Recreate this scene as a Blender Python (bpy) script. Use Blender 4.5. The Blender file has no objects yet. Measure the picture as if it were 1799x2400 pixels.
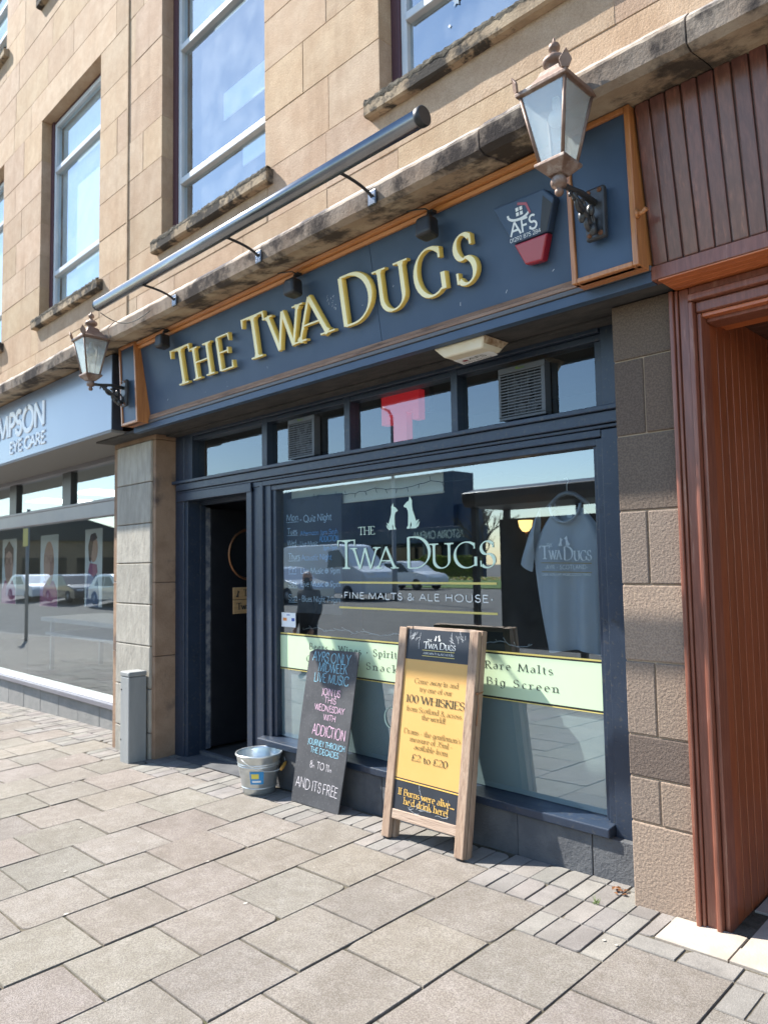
import bpy, bmesh, math, random
from mathutils import Vector, Matrix
from mathutils.geometry import tessellate_polygon
random.seed(7)
R = math.radians
sc = bpy.context.scene
COL = sc.collection

# ------------------------------------------------------------------ camera
yaw, pitch, roll = R(45.0375), R(4.0305), R(-0.98696)
fw = Vector((-math.sin(yaw)*math.cos(pitch), math.cos(yaw)*math.cos(pitch), math.sin(pitch)))
rt = Vector((math.cos(yaw), math.sin(yaw), 0)); up = rt.cross(fw)
rt, up = rt*math.cos(roll)+up*math.sin(roll), up*math.cos(roll)-rt*math.sin(roll)
cam = bpy.data.cameras.new('camera'); camo = bpy.data.objects.new('camera', cam); COL.objects.link(camo)
M4 = Matrix((( rt.x, up.x, -fw.x, 0.0), (rt.y, up.y, -fw.y, -3.2), (rt.z, up.z, -fw.z, 1.54), (0,0,0,1)))
camo.matrix_world = M4
cam.sensor_fit = 'VERTICAL'; cam.sensor_height = 36; cam.sensor_width = 27; cam.lens = 26.05
cam.clip_start = 0.05; cam.clip_end = 2000
cam.dof.use_dof = True; cam.dof.focus_distance = 3.1; cam.dof.aperture_fstop = 4.0
sc.camera = camo
# ------------------------------------------------------------------ sky, sun, exposure
SUN = Vector((-0.88, -0.335, 1.0)).normalized()          # towards the sun
world = bpy.data.worlds.new('World'); sc.world = world; world.use_nodes = True
wn = world.node_tree; bg = wn.nodes['Background']
sky = wn.nodes.new('ShaderNodeTexSky'); sky.sky_type = 'NISHITA'; sky.sun_disc = False
sky.sun_elevation = math.asin(SUN.z); sky.sun_rotation = math.atan2(SUN.x, SUN.y)
sky.air_density = 1.15; sky.dust_density = 0.25; sky.ozone_density = 2.2
wn.links.new(sky.outputs[0], bg.inputs[0]); bg.inputs[1].default_value = 0.135
sl = bpy.data.lights.new('sun', 'SUN'); sl.energy = 5.0; sl.angle = R(0.55); sl.color = (1.0, 0.955, 0.885)
so = bpy.data.objects.new('sun', sl); COL.objects.link(so)
so.rotation_euler = SUN.to_track_quat('Z', 'Y').to_euler(); so.location = (-20, -10, 25)
sc.view_settings.view_transform = 'Standard'; sc.view_settings.look = 'None'
sc.view_settings.exposure = 1.36; sc.view_settings.gamma = 1.0
sc.cycles.max_bounces = 10; sc.cycles.transparent_max_bounces = 24; sc.cycles.glossy_bounces = 5
sc.cycles.caustics_reflective = False; sc.cycles.caustics_refractive = False
sc.cycles.use_denoising = True

# ------------------------------------------------------------------ materials
def mat(name, col, rough=0.6, metal=0.0, col2=None, nscale=6.0, bump=0.0, bscale=150.0, tint=False,
        spec=0.5, stain=None, sscale=1.5, samt=(0.5, 0.7), coat=0.0, speck=None, kscale=500.0, emit=None, rvar=0.0, stretch=None, fine=None, mottle=None, streak=None):
    m = bpy.data.materials.new(name); m.use_nodes = True
    nt = m.node_tree; b = nt.nodes['Principled BSDF']; L = nt.links
    tc = nt.nodes.new('ShaderNodeTexCoord'); src = tc.outputs['Object']
    if stretch:
        mp = nt.nodes.new('ShaderNodeMapping'); mp.inputs['Scale'].default_value = stretch
        L.new(src, mp.inputs[0]); src = mp.outputs[0]
    def noise(s, det=5.0, ro=0.6, c=None):
        n = nt.nodes.new('ShaderNodeTexNoise'); n.inputs['Scale'].default_value = s
        n.inputs['Detail'].default_value = det; n.inputs['Roughness'].default_value = ro
        L.new(c or src, n.inputs['Vector']); return n.outputs['Fac']
    def ramp(f, a, bb):
        r = nt.nodes.new('ShaderNodeMapRange'); r.inputs[1].default_value = a; r.inputs[2].default_value = bb
        r.interpolation_type = 'SMOOTHSTEP'; L.new(f, r.inputs[0]); return r.outputs[0]
    def mix(f, a, bb, mode='MIX'):
        x = nt.nodes.new('ShaderNodeMix'); x.data_type = 'RGBA'; x.blend_type = mode
        if isinstance(f, float): x.inputs[0].default_value = f
        else: L.new(f, x.inputs[0])
        for k, v in ((6, a), (7, bb)):
            if isinstance(v, tuple): x.inputs[k].default_value = (*v[:3], 1)
            else: L.new(v, x.inputs[k])
        return x.outputs[2]
    c = tuple(col)
    if col2: c = mix(ramp(noise(nscale), 0.35, 0.66), c, tuple(col2))
    if fine: c = mix(ramp(noise(fine[1], 3.0), 0.38, 0.62), c, tuple(fine[0]), 'MULTIPLY')
    if mottle: c = mix(ramp(noise(mottle[1], 6.0, 0.7, tc.outputs['Object']), 0.36, 0.62), c, tuple(mottle[0]), 'MULTIPLY')
    if streak:
        mp2 = nt.nodes.new('ShaderNodeMapping'); mp2.inputs['Scale'].default_value = streak[1]; L.new(tc.outputs['Object'], mp2.inputs[0])
        c = mix(ramp(noise(1.0, 6.0, 0.65, mp2.outputs[0]), 0.48, 0.72), c, tuple(streak[0]), 'MULTIPLY')
    if stain: c = mix(ramp(noise(sscale, 7.0, 0.68), *samt), c, tuple(stain))
    if speck: c = mix(ramp(noise(kscale, 2.0, 0.5, tc.outputs['Object']), 0.60, 0.68), c, tuple(speck))
    if tint:
        a = nt.nodes.new('ShaderNodeVertexColor'); a.layer_name = 'tint'
        c = mix(1.0, c, a.outputs[0], 'MULTIPLY')
    if isinstance(c, tuple): b.inputs['Base Color'].default_value = (*c, 1)
    else: L.new(c, b.inputs['Base Color'])
    b.inputs['Roughness'].default_value = rough; b.inputs['Metallic'].default_value = metal
    if rvar:
        mr = nt.nodes.new('ShaderNodeMapRange'); mr.inputs[3].default_value = rough-rvar; mr.inputs[4].default_value = rough+rvar
        L.new(noise(14.0), mr.inputs[0]); L.new(mr.outputs[0], b.inputs['Roughness'])
    b.inputs['Specular IOR Level'].default_value = spec
    if coat: b.inputs['Coat Weight'].default_value = coat; b.inputs['Coat Roughness'].default_value = 0.135
    if emit:
        b.inputs['Emission Color'].default_value = (*emit[0], 1); b.inputs['Emission Strength'].default_value = emit[1]
    if bump:
        bp = nt.nodes.new('ShaderNodeBump'); bp.inputs['Strength'].default_value = bump; bp.inputs['Distance'].default_value = 0.01
        L.new(noise(bscale, 4.0, 0.6), bp.inputs['Height']); L.new(bp.outputs[0], b.inputs['Normal'])
    return m

def glass(name, tint=(0.93, 0.96, 0.97), ior=1.75, rough=0.0, dirt=0.0, refl=(0.86, 0.95, 1.0)):
    m = bpy.data.materials.new(name); m.use_nodes = True; nt = m.node_tree; nt.nodes.clear(); L = nt.links
    o = nt.nodes.new('ShaderNodeOutputMaterial'); t = nt.nodes.new('ShaderNodeBsdfTransparent'); g = nt.nodes.new('ShaderNodeBsdfGlossy')
    t.inputs[0].default_value = (*tint, 1); g.inputs['Roughness'].default_value = rough; g.inputs[0].default_value = (*refl, 1)
    fr = nt.nodes.new('ShaderNodeFresnel'); fr.inputs[0].default_value = ior
    ge = nt.nodes.new('ShaderNodeNewGeometry'); sb = nt.nodes.new('ShaderNodeMath'); sb.operation = 'SUBTRACT'; sb.inputs[0].default_value = 1.0; L.new(ge.outputs['Backfacing'], sb.inputs[1])
    mu = nt.nodes.new('ShaderNodeMath'); mu.operation = 'MULTIPLY'; L.new(fr.outputs[0], mu.inputs[0]); L.new(sb.outputs[0], mu.inputs[1])
    mx = nt.nodes.new('ShaderNodeMixShader'); L.new(mu.outputs[0], mx.inputs[0]); L.new(t.outputs[0], mx.inputs[1]); L.new(g.outputs[0], mx.inputs[2])
    last = mx.outputs[0]
    if dirt:
        d = nt.nodes.new('ShaderNodeBsdfDiffuse'); d.inputs[0].default_value = (0.75, 0.77, 0.76, 1)
        m2 = nt.nodes.new('ShaderNodeMixShader'); n = nt.nodes.new('ShaderNodeTexNoise'); n.inputs['Scale'].default_value = 5
        tc = nt.nodes.new('ShaderNodeTexCoord'); L.new(tc.outputs['Object'], n.inputs['Vector'])
        mr = nt.nodes.new('ShaderNodeMapRange'); mr.inputs[1].default_value = 0.3; mr.inputs[2].default_value = 0.8; mr.inputs[4].default_value = dirt
        L.new(n.outputs['Fac'], mr.inputs[0]); L.new(mr.outputs[0], m2.inputs[0]); L.new(last, m2.inputs[1]); L.new(d.outputs[0], m2.inputs[2]); last = m2.outputs[0]
    L.new(last, o.inputs[0]); return m

def wood(name, c1, c2, axis='x', rough=0.45, coat=0.2, wear=None, wamt=(0.55, 0.7), tint=False, bump=0.15):
    s = {'x': (1.2, 14, 14), 'z': (14, 14, 1.2), 'y': (14, 1.2, 14)}[axis]
    return mat(name, c1, rough, 0, c2, 5.0, bump, 9.0, tint=tint, coat=coat, stretch=s, stain=wear, sscale=2.5, samt=wamt, rvar=0.08)

K = {}
K['sandstone'] = mat('sandstone', (0.445, 0.318, 0.213), 0.9, 0, (0.495, 0.375, 0.265), 3.0, 0.35, 70, mottle=((0.90, 0.885, 0.87), 9), streak=((0.85, 0.83, 0.81), (5, 5, .55)), tint=True, spec=0.2, stain=(0.33, 0.24, 0.16), sscale=0.9, samt=(0.52, 0.8), fine=((0.82, 0.8, 0.78), 160))
K['mortar'] = mat('mortar', (0.33, 0.24, 0.16), 0.95, 0, (0.40, 0.30, 0.21), 8, 0.3, 90, spec=0.1)
K['rough_stone'] = mat('rough_stone', (0.31, 0.232, 0.172), 0.93, 0, (0.37, 0.282, 0.21), 7.0, 0.5, 75, mottle=((0.84, 0.83, 0.83), 7), tint=True, spec=0.15, fine=((0.72, 0.72, 0.74), 120))
K['grey_stone'] = mat('grey_stone', (0.32, 0.30, 0.26), 0.92, 0, (0.40, 0.375, 0.325), 3.0, 0.8, 14, tint=True, spec=0.15, stretch=(5, 1, 1.4), stain=(0.40, 0.29, 0.14), sscale=0.7, samt=(0.66, 0.8))
K['brown_stone'] = mat('brown_stone', (0.25, 0.165, 0.11), 0.9, 0, (0.32, 0.22, 0.15), 5.0, 0.4, 60, tint=True, spec=0.15, stain=(0.12, 0.09, 0.075), sscale=2.0, samt=(0.52, 0.7))
K['cornice'] = mat('cornice_stone', (0.42, 0.36, 0.29), 0.95, 0, (0.33, 0.26, 0.20), 4.0, 0.4, 80, tint=True, spec=0.1, stain=(0.075, 0.065, 0.06), sscale=2.6, samt=(0.45, 0.6))
K['sill'] = mat('sill_stone', (0.37, 0.29, 0.20), 0.95, 0, (0.25, 0.19, 0.13), 5.0, 0.45, 80, spec=0.1, stain=(0.05, 0.045, 0.04), sscale=4.0, samt=(0.45, 0.58))
K['crust'] = mat('moss_crust', (0.055, 0.05, 0.042), 0.98, 0, (0.14, 0.125, 0.10), 18.0, 1.0, 80, spec=0.05)
K['slab'] = mat('paving_concrete', (0.285, 0.257, 0.225), 0.9, 0, (0.335, 0.305, 0.27), 2.2, 0.8, 260, mottle=((0.86, 0.845, 0.82), 13), tint=True, spec=0.25, stain=(0.225, 0.198, 0.166), sscale=2.6, samt=(0.52, 0.82), fine=((0.70, 0.69, 0.675), 125), speck=(0.15, 0.135, 0.12), kscale=170)
K['sett'] = mat('sett_stone', (0.215, 0.20, 0.182), 0.9, 0, (0.27, 0.252, 0.23), 5.0, 0.55, 200, tint=True, spec=0.25, stain=(0.15, 0.14, 0.13), sscale=4.0, samt=(0.55, 0.75), fine=((0.8, 0.8, 0.8), 180))
K['joint'] = mat('paving_joint', (0.16, 0.14, 0.11), 1.0, 0, (0.075, 0.068, 0.048), 10, 0.8, 140, spec=0.05, stain=(0.07, 0.085, 0.03), sscale=1.4, samt=(0.6, 0.75))
K['threshold'] = mat('pale_threshold', (0.43, 0.385, 0.325), 0.7, 0, (0.37, 0.315, 0.255), 4.0, 0.2, 90, tint=True, stain=(0.38, 0.29, 0.25), sscale=3.2, samt=(0.55, 0.72))
K['navy'] = mat('navy_paint', (0.018, 0.029, 0.050), 0.38, 0, (0.023, 0.035, 0.058), 6.0, 0.10, 90, spec=0.5, stain=(0.012, 0.013, 0.015), sscale=7.0, samt=(0.58, 0.75), rvar=0.08, speck=(0.045, 0.05, 0.058), kscale=45)
K['panel'] = mat('sign_panel_paint', (0.038, 0.070, 0.122), 0.48, 0, (0.046, 0.080, 0.135), 5.0, 0.04, 60, spec=0.45)
K['soffit'] = mat('grimy_soffit', (0.028, 0.027, 0.026), 0.85, 0, (0.055, 0.05, 0.046), 9.0, 0.4, 40, stain=(0.20, 0.18, 0.14), sscale=22.0, samt=(0.66, 0.74), stretch=(0.7, 2, 1))
K['oak'] = wood('varnished_oak', (0.50, 0.20, 0.055), (0.58, 0.26, 0.085), 'x', 0.42, 0.3, (0.33, 0.12, 0.035), (0.55, 0.75))
K['oak_up'] = wood('varnished_oak_upright', (0.38, 0.145, 0.045), (0.48, 0.20, 0.065), 'z', 0.42, 0.3, (0.22, 0.08, 0.03), (0.55, 0.75))
K['oak_worn'] = wood('worn_oak', (0.22, 0.13, 0.085), (0.31, 0.20, 0.14), 'x', 0.7, 0.0, (0.10, 0.055, 0.035), (0.5, 0.7))
K['plum'] = wood('plum_varnish', (0.13, 0.054, 0.042), (0.18, 0.075, 0.056), 'z', 0.40, 0.3, (0.29, 0.115, 0.07), (0.56, 0.75), tint=True)
K['mahog'] = wood('mahogany_varnish', (0.225, 0.060, 0.023), (0.29, 0.083, 0.032), 'z', 0.42, 0.25, (0.17, 0.045, 0.02), (0.55, 0.75), tint=True)
K['mahog_x'] = wood('mahogany_varnish_rail', (0.46, 0.125, 0.038), (0.52, 0.155, 0.05), 'x', 0.38, 0.3, (0.32, 0.09, 0.04), (0.55, 0.75))
K['casing'] = wood('casing_varnish', (0.175, 0.058, 0.034), (0.235, 0.083, 0.05), 'z', 0.42, 0.25, (0.30, 0.16, 0.11), (0.58, 0.72))
K['dark_board'] = wood('dark_boards', (0.06, 0.026, 0.018), (0.09, 0.04, 0.026), 'x', 0.5, 0.1)
K['aframe'] = wood('weathered_frame', (0.30, 0.20, 0.135), (0.40, 0.285, 0.20), 'z', 0.75, 0.0, (0.17, 0.10, 0.065), (0.52, 0.7), bump=0.4)
K['aframe_x'] = wood('weathered_rail', (0.36, 0.255, 0.185), (0.46, 0.345, 0.26), 'x', 0.75, 0.0, (0.22, 0.14, 0.095), (0.55, 0.72), bump=0.4)
K['gold'] = mat('cream_gold_face', (0.95, 0.85, 0.48), 0.45, 0, (0.95, 0.86, 0.52), 6, 0.0, spec=0.5)
K['gold_edge'] = mat('gold_edge', (0.80, 0.57, 0.12), 0.42, 0, (0.83, 0.61, 0.15), 6, 0.0, spec=0.5)
K['lamp_brown'] = mat('aged_copper', (0.17, 0.105, 0.075), 0.55, 0.25, (0.24, 0.16, 0.12), 12, 0.2, 60, stain=(0.33, 0.27, 0.23), sscale=9, samt=(0.56, 0.7))
K['iron'] = mat('black_iron', (0.022, 0.024, 0.026), 0.38, 0, (0.04, 0.04, 0.04), 14, 0.25, 60, stain=(0.30, 0.29, 0.27), sscale=16, samt=(0.68, 0.74), spec=0.6)
K['rust'] = mat('rust', (0.19, 0.075, 0.03), 0.85, 0, (0.12, 0.05, 0.025), 30)
def hazy(name):
    m = bpy.data.materials.new(name); m.use_nodes = True; nt = m.node_tree; nt.nodes.clear(); L = nt.links
    o = nt.nodes.new('ShaderNodeOutputMaterial'); t = nt.nodes.new('ShaderNodeBsdfTransparent'); tr = nt.nodes.new('ShaderNodeBsdfTranslucent'); d = nt.nodes.new('ShaderNodeBsdfDiffuse'); g = nt.nodes.new('ShaderNodeBsdfGlossy')
    t.inputs[0].default_value = (.95, .98, .98, 1); tr.inputs[0].default_value = (.86, .88, .86, 1); d.inputs[0].default_value = (.80, .82, .80, 1); g.inputs['Roughness'].default_value = .08
    def mx(f, a, b): x = nt.nodes.new('ShaderNodeMixShader'); x.inputs[0].default_value = f; L.new(a, x.inputs[1]); L.new(b, x.inputs[2]); return x.outputs[0]
    L.new(mx(.12, mx(.30, t.outputs[0], mx(.55, tr.outputs[0], d.outputs[0])), g.outputs[0]), o.inputs[0]); return m
K['lampglass'] = hazy('lantern_glass')
K['glass'] = glass('window_glass', (0.90, 0.94, 0.95), 3.1, 0.0, 0.012)
K['glass_fan'] = glass('fanlight_glass', (0.90, 0.94, 0.95), 2.1, 0.0, 0.008, (0.80, 0.91, 1.0))
K['glass_up'] = glass('upper_window_glass', (0.88, 0.94, 0.97), 3.9, 0.0, 0.11)
K['glass_opt'] = glass('optician_glass', (0.92, 0.95, 0.95), 4.0, 0.0, 0.006)
K['bulb'] = mat('opal_bulb', (0.75, 0.75, 0.73), 0.25, 0)
K['steel'] = mat('brushed_steel', (0.24, 0.25, 0.265), 0.27, 1.0, (0.20, 0.21, 0.225), 4.0, 0.03, 200)
K['blackp'] = mat('black_plastic', (0.014, 0.015, 0.017), 0.45, 0, (0.022, 0.022, 0.024), 9)
K['greyp'] = mat('grey_plastic', (0.075, 0.08, 0.085), 0.45, 0)
K['bead'] = mat('dull_bead', (0.10, 0.10, 0.105), 0.5)
K['whitep'] = mat('aged_white_plastic', (0.74, 0.70, 0.58), 0.45, 0, (0.70, 0.64, 0.48), 5.0, stain=(0.30, 0.20, 0.10), sscale=9, samt=(0.72, 0.8))
K['rustyp'] = mat('rusty_end', (0.55, 0.45, 0.32), 0.7, 0, (0.25, 0.15, 0.08), 25.0, 0.3, 80)
K['upvc'] = mat('pale_window_frame', (0.50, 0.54, 0.57), 0.4, 0, (0.55, 0.58, 0.60), 5)
K['purple'] = mat('maroon_reveal_paint', (0.075, 0.030, 0.038), 0.6)
K['reveal'] = mat('reveal_stone', (0.23, 0.16, 0.105), 0.92, 0, (0.28, 0.20, 0.135), 5, 0.4, 70, spec=0.1)
K['blind'] = mat('white_blind', (0.80, 0.82, 0.82), 0.85)
K['cream'] = mat('cream_blind', (0.72, 0.72, 0.60), 0.85)
K['dark'] = mat('dark_interior', (0.035, 0.032, 0.030), 0.9, 0, (0.05, 0.045, 0.04), 3)
K['doorblk'] = mat('black_door_paint', (0.010, 0.011, 0.014), 0.45, 0, (0.014, 0.015, 0.018), 8, 0.06, 60)
K['worn_blue'] = mat('worn_blue_edge', (0.055, 0.07, 0.10), 0.6, 0, (0.20, 0.20, 0.20), 16, 0.2, 60, stain=(0.10, 0.035, 0.02), sscale=6, samt=(0.62, 0.7))
K['light_in'] = mat('pale_interior', (0.28, 0.27, 0.25), 0.85)
K['lit'] = mat('lit_diffuser', (0.8, 0.8, 0.78), 0.5, 0, emit=((1.0, 0.97, 0.9), 2.5))
K['floor_in'] = mat('pale_floor', (0.15, 0.135, 0.115), 0.7)
K['grey_fascia'] = mat('slate_blue_fascia', (0.185, 0.245, 0.345), 0.32, 0, (0.195, 0.255, 0.355), 1.2, 0.0, spec=0.6, coat=0.3)
K['fascia_side'] = mat('dark_fascia_return', (0.035, 0.045, 0.065), 0.45)
K['optsoffit'] = mat('grey_soffit', (0.20, 0.195, 0.185), 0.7)
K['mauve'] = mat('mauve_grey_frame', (0.15, 0.145, 0.165), 0.4, 0, (0.17, 0.165, 0.18), 4, coat=0.1)
K['darkframe'] = mat('charcoal_frame', (0.035, 0.036, 0.04), 0.4)
K['whitepaint'] = mat('white_paint', (0.90, 0.91, 0.90), 0.5)
K['plinth_dark'] = mat('painted_plinth', (0.085, 0.088, 0.094), 0.88, 0, (0.115, 0.118, 0.122), 6, 0.6, 60, tint=True, spec=0.2)
K['plinth_opt'] = mat('optician_plinth', (0.23, 0.225, 0.21), 0.9, 0, (0.27, 0.26, 0.24), 5, 0.5, 25, tint=True, spec=0.15)
K['mint'] = mat('pale_green_vinyl', (0.55, 0.69, 0.44), 0.6, 0, (0.56, 0.70, 0.46), 2)
K['mint_text'] = mat('mint_lettering', (0.62, 0.78, 0.62), 0.55)
K['white_text'] = mat('white_lettering', (0.80, 0.82, 0.78), 0.55)
K['gold_line'] = mat('gold_vinyl', (0.66, 0.54, 0.16), 0.5)
K['ink'] = mat('dark_lettering', (0.016, 0.022, 0.014), 0.6)
K['black_line'] = mat('black_vinyl', (0.012, 0.014, 0.012), 0.5)
K['frost'] = mat('frosted_film', (0.33, 0.39, 0.39), 0.55, 0, (0.36, 0.42, 0.41), 1.2)
K['slate'] = mat('chalkboard_black', (0.040, 0.041, 0.045), 0.7, 0, (0.060, 0.061, 0.065), 4.0, 0.05, 100, stain=(0.095, 0.095, 0.10), sscale=3.0, samt=(0.55, 0.8), speck=(0.09, 0.09, 0.095), kscale=90)
K['slate_in'] = mat('indoor_chalkboard', (0.030, 0.036, 0.045), 0.75, 0, (0.04, 0.045, 0.055), 4.0)
K['chalk_blue'] = mat('blue_chalk', (0.33, 0.66, 0.80), 0.95, 0, (0.22, 0.45, 0.56), 60)
K['chalk_pink'] = mat('pink_chalk', (0.80, 0.52, 0.66), 0.95, 0, (0.55, 0.36, 0.46), 60)
K['chalk_white'] = mat('white_chalk', (0.72, 0.68, 0.70), 0.95, 0, (0.45, 0.42, 0.44), 60)
K['chalk_dim'] = mat('pale_blue_chalk', (0.55, 0.68, 0.78), 0.95)
K['chalk_dblue'] = mat('deep_blue_chalk', (0.16, 0.40, 0.75), 0.95)
K['yellow'] = mat('amber_poster', (0.60, 0.345, 0.10), 0.5, 0, (0.62, 0.36, 0.11), 3)
K['poster_blk'] = mat('dark_poster', (0.022, 0.026, 0.034), 0.42, 0, (0.028, 0.033, 0.042), 4)
K['yellow_text'] = mat('amber_lettering', (0.72, 0.44, 0.10), 0.55)
K['brown_text'] = mat('olive_lettering', (0.12, 0.085, 0.02), 0.6)
K['scratch'] = mat('pale_crease', (0.55, 0.57, 0.58), 0.6)
K['galv'] = mat('galvanised_steel', (0.74, 0.77, 0.77), 0.30, 0.75, (0.56, 0.60, 0.60), 9, 0.05, 60, rvar=0.08)
K['gripwood'] = mat('orange_wood_grip', (0.52, 0.26, 0.05), 0.5)
K['bluelabel'] = mat('blue_label', (0.03, 0.26, 0.55), 0.4)
K['yellabel'] = mat('yellow_label', (0.75, 0.62, 0.10), 0.4)
K['cabinet'] = mat('cabinet_grey', (0.255, 0.262, 0.255), 0.6, 0, (0.30, 0.305, 0.295), 3.0, 0.1, 50, stain=(0.19, 0.19, 0.185), sscale=3.0, samt=(0.55, 0.8), stretch=(3, 3, 0.6))
K['shirt'] = mat('grey_cotton', (0.40, 0.43, 0.47), 0.95, 0, (0.43, 0.46, 0.50), 5, 0.12, 400)
K['shirt_print'] = mat('pale_grey_print', (0.85, 0.87, 0.88), 0.9)
K['shirt_gold'] = mat('ochre_print', (0.42, 0.30, 0.09), 0.9)
K['hanger'] = mat('grey_hanger', (0.13, 0.15, 0.17), 0.5)
K['red'] = mat('red_plastic', (0.33, 0.014, 0.03), 0.3, 0, coat=0.3)
K['redglow'] = mat('red_sign_face', (0.62, 0.02, 0.03), 0.4, 0, emit=((0.8, 0.02, 0.03), 0.12))
K['warm'] = mat('warm_lamp_shade', (0.8, 0.6, 0.3), 0.5, 0, emit=((1.0, 0.62, 0.2), 1.2))
K['ply'] = wood('pale_plywood_sign', (0.50, 0.31, 0.14), (0.58, 0.38, 0.19), 'y', 0.6, 0.0)
K['brass'] = mat('copper_rim', (0.33, 0.16, 0.08), 0.4, 0.7)
K['skin'] = mat('skin', (0.50, 0.31, 0.23), 0.55)
K['jacket'] = mat('black_jacket', (0.014, 0.015, 0.018), 0.85)
K['trouser'] = mat('dark_trousers', (0.02, 0.02, 0.024), 0.9)
K['asphalt'] = mat('asphalt', (0.095, 0.09, 0.085), 0.92, 0, (0.125, 0.12, 0.112), 2.0, 0.5, 120)
K['kerb'] = mat('kerb_stone', (0.28, 0.27, 0.25), 0.9, 0, (0.33, 0.31, 0.29), 3)
K['grass'] = mat('grass', (0.065, 0.13, 0.022), 0.95, 0, (0.10, 0.16, 0.03), 3.0, 0.8, 60)
K['hedge'] = mat('hedge_leaf', (0.14, 0.20, 0.03), 0.8, 0, (0.26, 0.27, 0.04), 9.0, tint=True)
K['petal'] = mat('petals', (0.65, 0.55, 0.25), 0.8, tint=True)
K['vanwhite'] = mat('white_car_paint', (0.72, 0.74, 0.76), 0.28, 0, coat=0.5)
K['silver'] = mat('silver_car_paint', (0.42, 0.44, 0.46), 0.3, 0.6, coat=0.5)
K['carblack'] = mat('black_car_paint', (0.02, 0.02, 0.024), 0.25, 0, coat=0.5)
K['carglass'] = mat('dark_car_glass', (0.015, 0.018, 0.02), 0.08, 0)
K['tyre'] = mat('tyre_rubber', (0.016, 0.016, 0.016), 0.85)
K['cinema_blue'] = mat('dark_blue_cladding', (0.022, 0.05, 0.105), 0.5, 0, (0.028, 0.058, 0.118), 0.6)
K['cinema_grey'] = mat('grey_render', (0.16, 0.165, 0.17), 0.8)
K['bark'] = mat('bark', (0.09, 0.07, 0.055), 0.9, 0, (0.13, 0.10, 0.08), 12, 0.6, 30)
K['leaf_dead'] = mat('dead_leaf', (0.20, 0.085, 0.03), 0.9)
K['weed'] = mat('weed_green', (0.10, 0.16, 0.03), 0.9)
K['gum'] = mat('chewing_gum', (0.36, 0.335, 0.295), 0.9)
K['wire'] = mat('dark_wire', (0.02, 0.03, 0.03), 0.7)
K['wire_pale'] = mat('silver_wire', (0.5, 0.53, 0.52), 0.4)
K['paper'] = mat('white_paper', (0.78, 0.80, 0.80), 0.7)
K['orange'] = mat('orange_print', (0.75, 0.28, 0.08), 0.7)
K['navyprint'] = mat('blue_print', (0.05, 0.10, 0.35), 0.7)
K['pink'] = mat('pink_print', (0.42, 0.13, 0.22), 0.7)
K['hair'] = mat('brown_hair_print', (0.10, 0.045, 0.03), 0.7)
K['flesh'] = mat('flesh_print', (0.56, 0.33, 0.25), 0.7)
K['denim'] = mat('denim_print', (0.10, 0.14, 0.24), 0.7)
K['steelgrey'] = mat('galvanised_post', (0.25, 0.26, 0.27), 0.5, 0.4)

# ------------------------------------------------------------------ geometry helpers
def wloc(o):
    p = Vector((0, 0, 0))
    while o is not None: p += o.location; o = o.parent
    return p

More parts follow.
